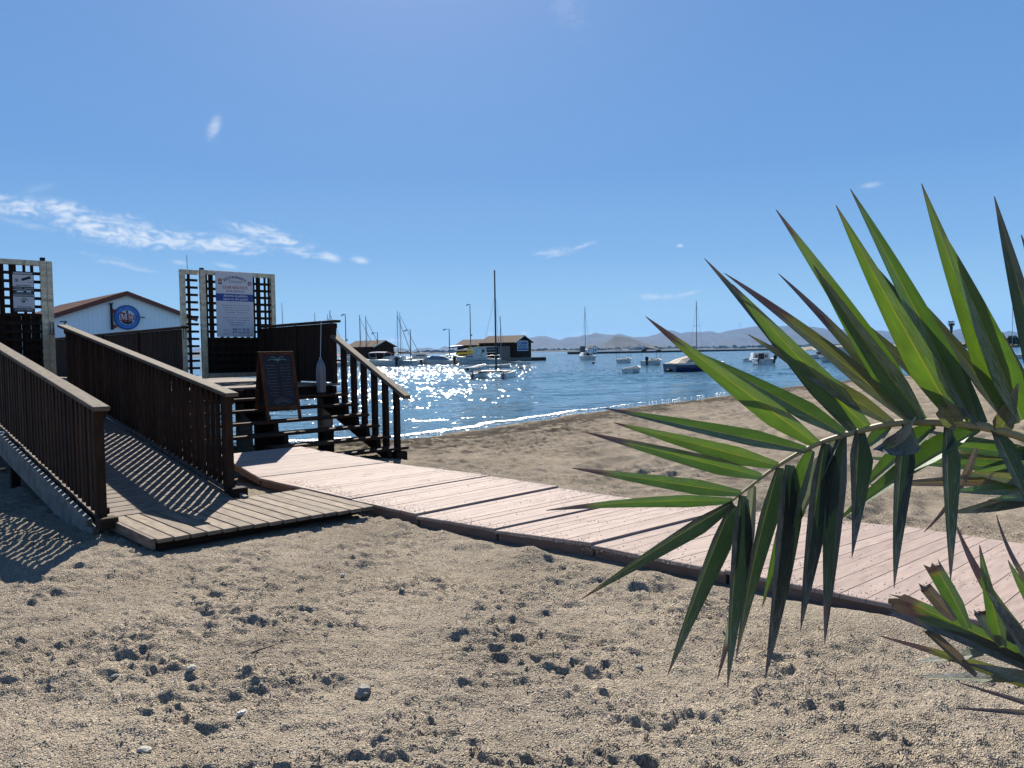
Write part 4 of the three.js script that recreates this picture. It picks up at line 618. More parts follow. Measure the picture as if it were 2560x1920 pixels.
  for (const q of [-1, 1]) part(s, 'roof', roofSlope(4.9, 0.98, 10.6, q), M.tiles, [0, 2.72, -5]); part(s, 'fascia', box(9.6, 0.16, 0.05, 0.01), M.verge, [0, 1.75, 0.35]);
}

// ---------------------------------------------------------------- boats
// hull along +x (bow), waterline at y = 0
function hullShape(L, B, F, bow = 1.35, T = 0.18, tr = 0.8, rake = 0.10) {
  const n = 16, st = [];
  for (let i = 0; i <= n; i++) { const s = i / n, b = B / 2 * (s < 0.42 ? lerp(tr, 1, Math.sin(s / 0.42 * Math.PI / 2)) : Math.pow(Math.max(0, 1 - Math.pow((s - 0.42) / 0.58, 2.3)), 0.85)), y = F * (1 + (bow - 1) * s * s), x = L * (s - 0.5), k = -T * (1 - s * s * s); st.push([[x, k, 0], [x, k * 0.5, b * 0.62], [x + rake * L * s * s * 0.25, 0.06 * F, b * 0.90], [x + rake * L * s * s * 0.6, y * 0.5, b * 0.98], [x + rake * L * s * s, y, b * 1.02 + 0.005]]); }
  return st;
}
function hullParts(t, o) {
  const { L, B, F, bow, T, tr, rake, hull = M.white, inside = M.white, open = true, rim = M.white, bottom, stripe } = o, st = hullShape(L, B, F, bow, T, tr, rake), n = st.length, F1 = new Faces(), F2 = new Faces(), Fb = new Faces(), mir = (q) => [q[0], q[1], -q[2]];
  for (let i = 0; i < n - 1; i++) for (let j = 0; j < 4; j++) { const f = bottom && j < 2 ? Fb : F1, a = st[i][j], b = st[i + 1][j], c = st[i + 1][j + 1], d = st[i][j + 1]; f.quad(a, b, c, d); f.quad(mir(d), mir(c), mir(b), mir(a)); }
  for (let j = 0; j < 4; j++) { const a = st[0][j], d = st[0][j + 1]; F1.quad(mir(a), a, d, mir(d)); }
  part(t, 'hull', F1.geo(), hull); if (bottom) part(t, 'bottom', Fb.geo(), bottom);
  const inn = (q, k) => [q[0] * 0.965, k, q[2] * 0.86], lev = open ? 0.10 * F : null;
  for (let i = 0; i < n - 1; i++) {
    const a = st[i][4], b = st[i + 1][4];
    if (open) { const ai = inn(a, a[1] - 0.01), bi = inn(b, b[1] - 0.01), af = inn(a, lev), bf = inn(b, lev); F2.quad(a, b, bi, ai); F2.quad(ai, bi, bf, af); F2.quad(mir(b), mir(a), mir(ai), mir(bi)); F2.quad(mir(bi), mir(ai), mir(af), mir(bf)); F2.quad(af, bf, mir(bf), mir(af)); } else F2.quad(a, b, mir(b), mir(a));
  }
  if (open) { const a = st[0][4], ai = inn(a, a[1] - 0.01), af = inn(a, lev); F2.quad(mir(a), a, ai, mir(ai)); F2.quad(mir(ai), ai, af, mir(af)); }
  part(t, open ? 'cockpit' : 'deck', F2.geo(), inside);
  const pts = st.map((s) => V3(...s[4])), rimPts = [...pts, ...pts.slice(0, -1).reverse().map((p) => V3(p.x, p.y, -p.z))]; part(t, 'gunwale', tube(rimPts, 0.03, 0.03, 44, 5), rim);
  if (stripe) { const s1 = st.map((s) => V3(s[3][0] * 1.002, s[3][1] + 0.3 * (s[4][1] - s[3][1]), s[3][2] * 1.012)); part(t, 'stripe', merge([tube(s1, 0.035, 0.035, 24, 4), tube(s1.map((p) => V3(p.x, p.y, -p.z)), 0.035, 0.035, 24, 4)]), stripe); }
  return st;
}
function outboard(t, x, y, s = 1, z = 0, mat = M.black) { const o = part(t, 'outboard', merge([moved(box(0.34, 0.36, 0.26, 0.06), [0, 0.28, 0]), moved(box(0.16, 0.55, 0.12, 0.02), [0.0, -0.1, 0]), moved(box(0.3, 0.03, 0.2, 0.005), [-0.03, -0.34, 0])]), mat, [x - 0.16, y, z]); o.scale.setScalar(s); return o; }
function bimini(t, x0, x1, w, h, base, mat, frame = M.steel, flap = 0.18) { const F1 = new Faces(), n = 6; for (let i = 0; i < n; i++) for (let j = 0; j < 5; j++) { const P = (a, b) => [lerp(x0, x1, a / n), h + 0.10 * Math.sin(Math.PI * a / n) * 0.6 + flap * 0.8 * Math.sin(Math.PI * b / 5), lerp(-w / 2, w / 2, b / 5)], Q = (a, b) => { const q = P(a, b); return [q[0], q[1] - 0.03, q[2]]; }; F1.quad(P(i, j), P(i, j + 1), P(i + 1, j + 1), P(i + 1, j)); F1.quad(Q(i, j), Q(i + 1, j), Q(i + 1, j + 1), Q(i, j + 1)); } for (const s of [0, 5]) for (let i = 0; i < n; i++) { const a = lerp(x0, x1, i / n), b = lerp(x0, x1, (i + 1) / n), z = s ? w / 2 : -w / 2, ya = h + 0.06 * Math.sin(Math.PI * i / n), yb = h + 0.06 * Math.sin(Math.PI * (i + 1) / n); F1.quad([a, ya - flap * 0.5, z], [b, yb - flap * 0.5, z], [b, yb, z], [a, ya, z]); } part(t, 'canopy', F1.geo(), mat); for (const z of [-w / 2, w / 2]) for (const x of [x0, x1]) part(t, 'canopy_pole', tube([V3(x, h, z), V3(lerp(x, (x0 + x1) / 2, 0.25), base, z)], 0.018, 0.018), frame); }
function mastParts(t, x, y, H, r = 0.055, o = {}) {
  const { boom = 0, boomY = 0.9, furl, stays = [], jib, mat = M.mast, spreader = true } = o;
  part(t, 'mast', new THREE.CylinderGeometry(r * 0.7, r, H, 8), mat, [x, y + H / 2, 0]);
  if (boom) part(t, 'boom', tube([V3(x, y + boomY, 0), V3(x - boom, y + boomY + 0.05, 0)], 0.04, 0.035), mat);
  if (furl) part(t, 'furled_sail', moved(new THREE.CapsuleGeometry(0.11, boom * 0.85, 4, 8), [x - boom * 0.5, y + boomY + 0.12, 0], [0, 0, Math.PI / 2 + 0.05]), furl);
  if (spreader) part(t, 'spreader', new THREE.BoxGeometry(0.05, 0.03, 0.9), mat, [x, y + H * 0.55, 0]);
  stays.forEach(([sx, sz, f = 1, w = 0.012]) => part(t, 'stay', tube([V3(x, y + H * f, 0), V3(sx, y, sz)], w, w, 1, 4), M.wire));
  if (jib) part(t, 'furled_jib', tube([V3(x + 0.05, y + H * 0.92, 0), V3(jib, y + 0.15, 0)], 0.035, 0.055, 1, 6), o.jibMat ?? M.mast);
}
const afloat = (name, label, category, X, Y, turn, group = 'boats moored on the lagoon', up = 0) => { const p = onLevel(X, Y, WATER); p.y += up; return thing(name, label, category, p, rad(turn), group); };
// -- out on the water
{
  const t = afloat('catamaran', 'small beach catamaran with a tall dark mast moored in the glitter', 'catamaran', 1237, 944, 80); // > two hulls, trampoline, beams, rudders, mast
  for (const z of [-1.05, 1.05]) { const q = new THREE.Group(); q.name = 'float'; q.position.z = z; t.add(q); hullParts(q, { L: 4.6, B: 0.42, F: 0.36, bow: 1.25, T: 0.15, tr: 0.75, open: false }); part(q, 'rudder', box(0.26, 0.85, 0.05, 0.01), M.redCloth, [-2.5, 0.12, 0], [0, 0, -0.75]); }
  part(t, 'trampoline', box(1.9, 0.03, 2.0, 0.005), M.black, [-0.4, 0.44, 0]); for (const x of [0.6, -1.4]) part(t, 'beam', tube([V3(x, 0.45, -1.1), V3(x, 0.45, 1.1)], 0.05), M.darkMast); part(t, 'tiller_bar', tube([V3(-2.2, 0.5, -1.05), V3(-2.2, 0.5, 1.05)], 0.02), M.darkMast);
  mastParts(t, 0.55, 0.46, 7.1, 0.07, { mat: M.darkMast, spreader: false, stays: [[-0.4, 1.1, 0.75, 0.008], [-0.4, -1.1, 0.75, 0.008], [2.2, 0, 0.75, 0.008]] });
}
{ const t = afloat('rowing_boat', 'small white rowing boat just left of the catamaran', 'boat', 1190, 929, 48); hullParts(t, { L: 2.2, B: 1.1, F: 0.38, bow: 1.8, T: 0.12, tr: 0.85 }); part(t, 'thwart', box(0.25, 0.03, 0.95, 0.004), M.white, [-0.2, 0.28, 0]); part(t, 'motor_plate', box(0.05, 0.22, 0.3, 0.004), M.black, [-1.12, 0.25, 0]); }
{ const t = afloat('sailing_dinghy', 'low white sailing dinghy with a bare thin mast behind the catamaran', 'sailing boat', 1248, 920, 52); hullParts(t, { L: 3.6, B: 1.3, F: 0.32, bow: 1.3, T: 0.12 }); part(t, 'thwart', box(0.3, 0.03, 1.1, 0.004), M.white, [0, 0.26, 0]); mastParts(t, 0.35, 0.25, 5.6, 0.05, { spreader: false, stays: [[0.1, 0.6, 0.8, 0.008], [0.1, -0.6, 0.8, 0.008]] }); part(t, 'rudder', box(0.1, 0.5, 0.04, 0.005), M.tan, [-1.85, 0.1, 0]); }
{ const t = afloat('sailing_boat', 'white sailing boat seen from behind, mast in front of the jetty hut', 'sailing boat', 1466, 900, 96); hullParts(t, { L: 7, B: 2.6, F: 0.85, bow: 1.2, T: 0.3, tr: 0.86, open: false, stripe: M.navy }); const c = part(t, 'cabin', extrude([[-1.15, 0], [1.15, 0], [0.75, 0.62], [-0.75, 0.62]], 3.2, 0.05), M.white, [-1.4, 0.86, 0], [0, Math.PI / 2, 0]); part(c, 'companionway', box(0.6, 0.55, 0.05, 0.01), M.black, [0, 0.28, -0.08]); for (const x of [-0.6, 0.6]) part(c, 'window', box(0.3, 0.25, 0.05, 0.01), M.glass, [x, 0.3, -0.08]); mastParts(t, 0.9, 1.4, 9.3, 0.07, { boom: 2.6, boomY: 0.6, furl: M.white, stays: [[-3.4, 0, 1, 0.01], [3.4, 0, 1, 0.01], [0.7, 1.2, 0.9, 0.01], [0.7, -1.2, 0.9, 0.01]] }); }
{ const t = afloat('mooring_buoy', 'round dark mooring buoy near the sailing boat seen from behind', 'buoy', 1483, 909, 0); part(t, 'ball', new THREE.SphereGeometry(0.2, 14, 10), M.black, [0, 0.08, 0]); part(t, 'ring', new THREE.TorusGeometry(0.05, 0.015, 6, 10), M.steel, [0, 0.3, 0]); }
{ const t = afloat('motor_boat', 'white open boat with a thin scalloped sunshade', 'motor boat', 1562, 907, 70); hullParts(t, { L: 4.2, B: 1.75, F: 0.52, bow: 1.3, T: 0.18, tr: 0.9 }); part(t, 'seat', box(0.5, 0.35, 1.2, 0.03), M.cream, [-0.9, 0.35, 0]); bimini(t, -1.6, 0.4, 1.7, 1.85, 0.5, M.black, M.darkMast, 0.12); part(t, 'console', box(0.5, 0.5, 0.6, 0.05), M.white, [0.2, 0.45, 0]); }
{ const t = afloat('motor_boat', 'white open boat with a black sunshade and black outboard', 'motor boat', 1631, 912, 64); hullParts(t, { L: 4.4, B: 1.9, F: 0.5, bow: 1.35, T: 0.18, tr: 0.9 }); bimini(t, -1.5, 0.6, 1.8, 1.75, 0.5, M.black, M.darkMast, 0.42); outboard(t, -2.2, 0.42, 1.25); part(t, 'seat', box(0.5, 0.4, 0.6, 0.06), M.cream, [-0.3, 0.45, 0.3]); part(t, 'console', box(0.5, 0.6, 0.7, 0.06), M.white, [0.5, 0.5, 0]); }
{ const t = afloat('rowing_boat', 'small white tender with a dark well, alone in the middle of the water', 'boat', 1581, 932, 62); hullParts(t, { L: 2.3, B: 1.1, F: 0.36, bow: 1.35, T: 0.1, tr: 0.86, inside: M.white }); part(t, 'well_lining', box(1.1, 0.05, 0.7, 0.01), M.blueCover, [-0.25, 0.25, 0]); part(t, 'cleat', box(0.08, 0.06, 0.05, 0.005), M.black, [0.9, 0.5, 0]); }
{ const t = afloat('covered_motor_boat', 'blue-hulled motor boat under a tan cover', 'motor boat', 1737, 928, 24); hullParts(t, { L: 4.9, B: 1.95, F: 0.62, bow: 1.15, T: 0.2, tr: 0.9, hull: M.navy, open: false, rim: M.white }); const Fc = new Faces(), rows = [[-2.4, 0.68, 0.95], [-1.6, 1.0, 0.85], [-0.3, 1.28, 0.70], [0.6, 1.32, 0.62], [1.5, 1.0, 0.55], [2.5, 0.75, 0.12]]; for (let i = 0; i < 5; i++) { const [x0, h0, w0] = rows[i], [x1, h1, w1] = rows[i + 1]; for (const s of [1, -1]) { const a = [x0, 0.70, s * 0.98 * (1 - 0.02 * i)], b = [x1, 0.74, s * (i === 4 ? 0.1 : i === 3 ? 0.7 : 0.97)], c = [x1, h1, s * w1 * 0.5], d = [x0, h0, s * w0 * 0.5], e = [x1, h1 + 0.05, 0], f = [x0, h0 + 0.05, 0]; const l = [[a, b, c, d], [d, c, e, f]]; for (const q of l) s > 0 ? Fc.quad(...q) : Fc.quad(...q.reverse()); } } part(t, 'cover', Fc.geo(), M.tan); part(t, 'white_band', tube(hullShape(4.9, 1.95, 0.62, 1.15, 0.2, 0.9).map((s) => V3(s[4][0], s[4][1] - 0.05, s[4][2])), 0.08, 0.08, 24, 4), M.white); part(t, 'drive', box(0.3, 0.25, 0.4, 0.05), M.black, [-2.5, 0.1, 0]); }
{ const t = afloat('sailing_boat', 'white sailing boat with tall mast behind the tan-covered boat', 'sailing boat', 1742, 908, 78); hullParts(t, { L: 5.5, B: 2, F: 0.6, bow: 1.2, T: 0.25, open: false }); part(t, 'cabin', extrude([[-0.8, 0], [0.8, 0], [0.5, 0.4], [-0.5, 0.4]], 2, 0.04), M.white, [-0.6, 0.62, 0], [0, Math.PI / 2, 0]); mastParts(t, 0.4, 1, 6.9, 0.06, { boom: 2, boomY: 0.3, furl: M.white, stays: [[0.3, 0.9, 0.95, 0.01], [0.3, -0.9, 0.95, 0.01], [2.7, 0, 1, 0.01]] }); }
{ const t = afloat('cabin_boat', 'white motor boat with dark hull and tilted outboard right of the tan cover', 'motor boat', 1904, 911, 84); hullParts(t, { L: 5, B: 2.0, F: 0.62, bow: 1.25, T: 0.2, tr: 0.92, bottom: M.navy, stripe: M.navy }); const c = part(t, 'cuddy', extrude([[-0.95, 0], [0.95, 0], [0.75, 0.75], [-0.75, 0.75]], 1.6, 0.05), M.white, [0.1, 0.5, 0], [0, Math.PI / 2, 0]); part(c, 'door', box(0.6, 0.7, 0.04, 0.01), M.black, [0, 0.35, -0.07]); for (const s of [-1, 1]) part(c, 'window', box(0.32, 0.35, 0.04, 0.01), M.glass, [s * 0.5, 0.4, -0.07]); part(t, 'rail', tube([V3(-2.3, 1.25, -0.95), V3(-2.3, 1.32, 0), V3(-2.3, 1.25, 0.95)], 0.02, 0.02, 8, 5), M.steel); for (const z of [-0.95, 0, 0.95]) part(t, 'rail_post', tube([V3(-2.3, 0.6, z), V3(-2.3, 1.27, z)], 0.02), M.steel); const o = outboard(t, -2.6, 0.6, 1.2, 0.75); o.rotation.z = 0.9; outboard(t, -2.5, 0.35, 0.7, -0.9); }
{ const t = afloat('rowing_boat', 'little white dinghy close beside the dark-hulled motor boat', 'boat', 1872, 904, 60); hullParts(t, { L: 2.4, B: 1.2, F: 0.4, bow: 1.3, T: 0.1 }); part(t, 'cover', box(1.2, 0.1, 0.9, 0.04), M.blueCover, [0.2, 0.42, 0]); }
{ const t = afloat('motor_boat', 'white boat with a pale rounded canopy glimpsed between leaflets', 'motor boat', 2044, 896, 40); hullParts(t, { L: 4.6, B: 1.9, F: 0.6, bow: 1.3, T: 0.2 }); bimini(t, -1.9, 0.9, 1.8, 1.35, 0.6, M.cream); part(t, 'windscreen', box(0.05, 0.4, 1.5, 0.01), M.glass, [1.0, 0.85, 0], [0, 0, 0.4]); }
{ const t = afloat('covered_motor_boat', 'blue and white boat under a peaked white cover behind the fronds', 'motor boat', 2112, 905, 155); hullParts(t, { L: 4.8, B: 1.9, F: 0.6, bow: 1.2, T: 0.2, bottom: M.navy, stripe: M.navy, open: false }); part(t, 'cover', extrude([[-2.2, 0], [1.6, 0], [1.1, 0.75], [0.6, 1.15], [-1.6, 0.55]], 1.5, 0.08), M.cream, [0, 0.62, -0.75]); outboard(t, -2.4, 0.45, 1.1); }
{ const t = afloat('covered_motor_boat', 'dark blue boat with a white top edge low behind the fronds', 'motor boat', 2252, 912, 12); hullParts(t, { L: 3.6, B: 1.6, F: 0.55, bow: 1.15, T: 0.15, hull: M.navy, open: false, tr: 0.92 }); part(t, 'cover', box(3.0, 0.16, 1.3, 0.06), M.white, [0, 0.62, 0]); part(t, 'mast_stub', box(0.12, 0.5, 0.12, 0.01), M.black, [-1.2, 0.8, 0]); }
{ const t = afloat('cabin_boat', 'white boat with a grey wheelhouse behind the dark blue boat', 'motor boat', 2244, 897, 75); hullParts(t, { L: 5.2, B: 2.1, F: 0.75, bow: 1.2, T: 0.2, open: false }); part(t, 'wheelhouse', box(1.5, 0.8, 1.5, 0.08), M.white, [0.2, 1.1, 0]); part(t, 'window', box(0.05, 0.4, 1.2, 0.01), M.glass, [-0.57, 1.2, 0]); part(t, 'rail', tube([V3(-2.4, 1.3, -0.95), V3(-2.4, 1.35, 0), V3(-2.4, 1.3, 0.95)], 0.025, 0.025, 8, 5), M.steel); }
{ const t = afloat('sailing_boat', 'boat with a square white sail half hidden by the fronds', 'sailing boat', 2206, 899, 30); hullParts(t, { L: 3.4, B: 1.4, F: 0.4, bow: 1.2, T: 0.15 }); mastParts(t, 0.3, 0.3, 2.6, 0.04, { spreader: false }); part(t, 'sail', box(1.3, 1.9, 0.03, 0.01), M.cream, [-0.4, 1.7, 0]); }
{ const t = afloat('motor_boat', 'white cuddy boat near the right edge behind two leaflets', 'motor boat', 2428, 903, 130); hullParts(t, { L: 4.2, B: 1.7, F: 0.6, bow: 1.35, T: 0.18, open: false }); part(t, 'cuddy', box(1.3, 0.5, 1.2, 0.15), M.white, [0.3, 0.95, 0]); part(t, 'window', box(0.7, 0.22, 1.22, 0.02), M.glass, [0.4, 1.0, 0]); part(t, 'raised_cover', box(0.06, 1.1, 0.9, 0.02), M.cream, [-0.9, 1.2, 0], [0, 0, 0.4]); outboard(t, -2.1, 0.4, 1.1); }
{ const t = afloat('sailing_boat', 'pale wooden sailing boat with a very thin mast at the right edge', 'sailing boat', 2532, 897, 6); hullParts(t, { L: 4.3, B: 1.5, F: 0.42, bow: 1.45, T: 0.2, bottom: M.tan }); part(t, 'thwart', box(0.3, 0.03, 1.2, 0.004), M.tan, [-0.5, 0.3, 0]); mastParts(t, -0.1, 0.3, 6.2, 0.035, { spreader: false, stays: [[0.1, 0.6, 0.9, 0.008]] }); }
for (const [X, Y, lab] of [[1291, 917, 'small dark stake in the water right of the sailing dinghy'], [1303, 921, 'short dark float next to the stake in the water']]) { const t = afloat(X < 1300 ? 'mooring_stake' : 'mooring_float', lab, 'mooring', X, Y, 0, undefined); if (X < 1300) { part(t, 'stick', tube([V3(0, -0.2, 0), V3(0.22, 0.45, 0)], 0.05, 0.03), M.black); part(t, 'tip', box(0.1, 0.08, 0.06, 0.01), M.black, [0.24, 0.46, 0]); } else { part(t, 'float', new THREE.CapsuleGeometry(0.1, 0.3, 4, 8), M.black, [0, 0.04, 0], [0, 0, 1.4]); part(t, 'eye', new THREE.TorusGeometry(0.05, 0.015, 5, 8), M.black, [0.28, 0.08, 0]); } }
// -- the marina at the left
const MG = 'boats berthed at the marina jetty';
{ const t = afloat('cabin_launch', 'white cabin launch with a pink boot-top moored at the boathouse', 'launch', 1200, 910, 176, MG); hullParts(t, { L: 6.4, B: 2.2, F: 0.75, bow: 1.75, T: 0.3, tr: 0.8, bottom: M.pinkPaint, stripe: M.navy, open: false }); const w = part(t, 'wheelhouse', extrude([[-1.3, 0], [0.9, 0], [0.55, 1.75], [-1.25, 1.75]].map(([x, y]) => [-x, y]), 1.5, 0.03), M.white, [-0.3, 0.85, -0.75]); part(w, 'window', box(0.5, 0.5, 1.58, 0.02), M.glass, [-0.32, 1.2, 0.75]); part(w, 'roof', box(2.1, 0.07, 1.8, 0.03), M.white, [0.35, 1.8, 0.75]); const c = part(t, 'forecabin', box(1.4, 0.6, 1.3, 0.08), M.white, [1.6, 1.15, 0]); for (const x of [-0.4, 0, 0.4]) part(c, 'window', box(0.26, 0.26, 1.34, 0.02), M.glass, [x, 0.05, 0]); part(t, 'rail', tube([V3(-3.1, 1.35, 1), V3(-1.4, 1.35, 1.1), V3(-0.9, 1.3, 1.1)], 0.025, 0.025, 8, 5), M.white); for (const x of [-3.0, -2.2, -1.4]) part(t, 'rail_post', tube([V3(x, 0.8, 1.05), V3(x, 1.35, 1.05)], 0.02), M.white); }
const berth = (name, label, X, Y, turn, o) => { const t = afloat(name, label, o.mast ? 'sailing boat' : 'motor boat', X, Y, turn, MG); hullParts(t, { L: o.L, B: o.B ?? o.L * 0.4, F: o.F ?? 0.6, bow: 1.25, T: 0.2, tr: 0.88, open: !o.cover && !o.cabin, hull: o.hull, stripe: o.stripe, bottom: o.bottom }); const B = o.B ?? o.L * 0.4, F = o.F ?? 0.6;
  if (o.cover) part(t, 'cover', extrude([[-o.L * 0.46, 0], [o.L * 0.42, 0], [o.L * 0.1, o.ch ?? 0.55], [-o.L * 0.2, (o.ch ?? 0.55) * 0.85]], B * 0.7, 0.12), o.cover, [0, F, -B * 0.35]);
  if (o.cabin) { const c = part(t, 'cabin', extrude([[-o.L * 0.18, 0], [o.L * 0.26, 0], [o.L * 0.12, 0.55], [-o.L * 0.16, 0.6]], B * 0.6, 0.06), M.white, [0, F, -B * 0.3]); part(c, 'window', box(o.L * 0.2, 0.2, B * 0.6 + 0.16, 0.02), M.glass, [o.L * 0.0, 0.34, B * 0.3]); }
  if (o.screen) part(t, 'windscreen', box(0.05, 0.42, B * 0.75, 0.01), M.glass, [o.L * 0.12, F + 0.3, 0], [0, 0, 0.5]);
  if (o.bim) bimini(t, -o.L * 0.3, o.L * 0.15, B * 0.85, o.bimH ?? 1.6, F, o.bim);
  if (o.motor) outboard(t, -o.L / 2, F * 0.7, o.motor);
  const mx = o.top ? 0 : o.L * 0.08; if (o.top) { const w = atDepth(X, o.top, -t.position.z); o.mast = w.y - WATER - F - 0.3; }
  if (o.mast) mastParts(t, mx, F + 0.3, o.mast, o.mr ?? 0.06, { boom: o.boom ?? 0, boomY: 0.8, furl: o.furl, jib: o.jib, jibMat: M.mast, stays: [[o.L * 0.06, B * 0.45, 0.95, 0.012], [o.L * 0.06, -B * 0.45, 0.95, 0.012], ...(o.back ? [[-o.L * 0.48, 0, 1, 0.014]] : [])] });
  return t; };
berth('motor_boat', 'white and red motor boat behind the stair balusters', 842, 916, 60, { L: 4.6, bim: M.redCloth, screen: true, bottom: M.redCloth });
berth('motor_boat', 'covered white boat with a black outboard just above the handrail', 903, 917, 115, { L: 4.4, cover: M.cream, motor: 1.5 });
berth('motor_boat', 'white centre-console boat with a purple canopy and big outboard', 944, 915, 158, { L: 6.4, B: 2.3, F: 0.85, bim: M.purple, bimH: 2.0, screen: true, motor: 1.6 });
berth('sailing_boat', 'white sailing boat with a dark stripe and furled black sail', 996, 914, 165, { L: 5.6, B: 2, F: 0.75, cabin: true, stripe: M.navy, mast: 1, top: 778, boom: 2.2, furl: M.black, jib: -2.4 });
berth('motor_boat', 'grey inflatable tender right of the dark-striped sailing boat', 1032, 912, 150, { L: 3.0, B: 1.3, F: 0.4, motor: 1.1 });
berth('motor_cruiser', 'long white cruiser lying behind the grey tender', 1052, 909, 4, { L: 8.2, B: 2.4, F: 1.1, cabin: true });
berth('motor_boat', 'boat under a blue-grey cover in front of the white cruiser', 1092, 911, 172, { L: 5.6, B: 2, F: 0.7, cover: M.blueCover, ch: 0.6, motor: 1.5 });
berth('motor_boat', 'white speedboat with a dark outboard left of the orange dinghy', 1128, 909, 150, { L: 4.4, F: 0.6, screen: true, motor: 1.5, bim: M.white, bimH: 1.5 });
berth('wooden_dinghy', 'orange-brown wooden dinghy in front of the cabin launch bow', 1152, 909, 20, { L: 3.6, F: 0.5, hull: M.orange, cover: M.cream, ch: 0.25, motor: 1.3 });
berth('motor_boat', 'white boat under a long cream awning left of the small boathouse', 884, 914, 20, { L: 6, B: 2.2, F: 0.8, cover: M.cream, ch: 0.7 });
berth('motor_cruiser', 'white cruiser with a dark red sprayhood in front of the small boathouse', 958, 912, 172, { L: 6.5, B: 2.3, F: 0.9, cabin: true, bim: M.redCloth, bimH: 1.9 });
berth('motor_boat', 'white boat under a cream cover behind the dark-striped sailing boat', 983, 912, 10, { L: 5.5, B: 2.1, F: 0.8, cover: M.cream, ch: 0.6 });
for (const [label, X, Y, o] of [['sailing boat with the tallest thick mast behind the marina boats', 828, 915, { L: 6.5, B: 2.2, mast: 1, top: 776, mr: 0.08, jib: 3.0, boom: 2 }], ['sailing boat whose mast just shows over the end of the screen', 822, 914, { L: 6, B: 2.1, mast: 1, top: 786, jib: 2.8 }], ['sailing boat with a thick pale mast left of the small boathouse', 902, 913, { L: 6.6, B: 2.3, mast: 1, top: 788, mr: 0.09, jib: 3.2, boom: 2.2, furl: M.white }], ['sailing boat whose mast crosses the small boathouse roof', 917, 913, { L: 6.6, B: 2.3, mast: 1, top: 790, mr: 0.075, jib: 3.3, boom: 2.2, furl: M.cream }], ['sailing boat with the right one of the two close masts', 1002, 911, { L: 7, B: 2.4, mast: 1, top: 781, jib: 3.6, boom: 2.2, furl: M.white }], ['sailing boat whose lone mast stands over the screen', 790, 914, { L: 6, B: 2.1, mast: 1, top: 783 }], ['sailing boat whose mast shows right of the restaurant gate', 709, 914, { L: 6, B: 2.1, mast: 1, top: 757 }]]) berth('sailing_boat', label, X, Y, 2, { cabin: true, ...o });
{ const t = afloat('kayak_rack', 'stack of yellow and blue kayaks on a rack beside the long boathouse', 'kayaks', 1155, 910, 8, undefined, 0.3); for (let i = 0; i < 4; i++) part(t, 'kayak', moved(new THREE.SphereGeometry(1, 14, 8), [0, 0, 0], [0, 0, 0.03 * i], [2.0 - 0.2 * i, 0.17, 0.36]), [M.yellow, M.yellow, M.cream, M.blue][i], [i === 3 ? -0.9 : 0.3 * i, 0.9 + i * 0.55, -0.3 * i]); part(t, 'tarpaulin', box(2.2, 1.1, 0.12, 0.05), M.yellow, [2.0, 1.9, -0.6], [0, 0, 0.12]); for (const x of [-1.3, 1.3]) { part(t, 'upright', box(0.08, 2.9, 0.08, 0.01), M.mast, [x, 1.2, -0.5]); for (const y of [0.7, 1.3, 1.85, 2.4]) part(t, 'arm', box(0.07, 0.06, 1.1, 0.01), M.mast, [x, y - 0.06, 0]); } }
// -- jetty with boathouses
{
  const a = onLevel(560, 918, WATER), b = onLevel(1358, 902, WATER), len = a.distanceTo(b), t = thing('marina_jetty', 'low dark stone jetty behind the marina boats', 'jetty', [(a.x + b.x) / 2, WATER, (a.z + b.z) / 2 - 7], Math.atan2(-(b.z - a.z), b.x - a.x));
  part(t, 'quay', box(len, 1.5, 5, 0.05), M.darkStone, [0, -0.1, 0]); part(t, 'paving', box(len - 0.3, 0.06, 4.6, 0.01), M.concrete, [0, 0.685, 0]);
}
function boathouse(name, label, X0, X1, Ybase, d, turn, o) {
  const p = atDepth((X0 + X1) / 2, Ybase, d), t = thing(name, label, 'boathouse', p, rad(turn)), { w, eave, ridge, len, wall = M.brownDark, roof = M.roofBrown } = o;
  part(t, 'wall', gableBox(w, eave, ridge, len), wall, [0, 0, 0]);
  for (let i = 0; i < Math.round(w / 0.4); i++) { const x = -w / 2 + (i + 0.5) * 0.4, tp = lerp(ridge, eave, Math.min(1, Math.abs(x) / (w / 2))) - 0.1; part(t, 'plank', box(0.37, Number(tp.toFixed(2)), 0.04, 0.01), pick([wall, M.brown[3]], i), [x, tp / 2, 0.02]); }
  for (const s of [-1, 1]) { part(t, 'roof', roofSlope(w / 2 + 0.35, (ridge - eave) / (w / 2) * (w / 2 + 0.35), len + 0.8, s, 0.12), roof, [0, ridge + 0.12, -len / 2]); part(t, 'verge_board', roofSlope(w / 2 + 0.35, (ridge - eave) / (w / 2) * (w / 2 + 0.35), 0.06, s, 0.18), s < 0 ? M.cream : M.verge, [0, ridge + 0.09, 0.43]); }
  part(t, 'plinth', box(w + 0.2, 0.5, len + 0.2, 0.03), M.concrete, [0, 0.2, -len / 2]);
  return t;
}
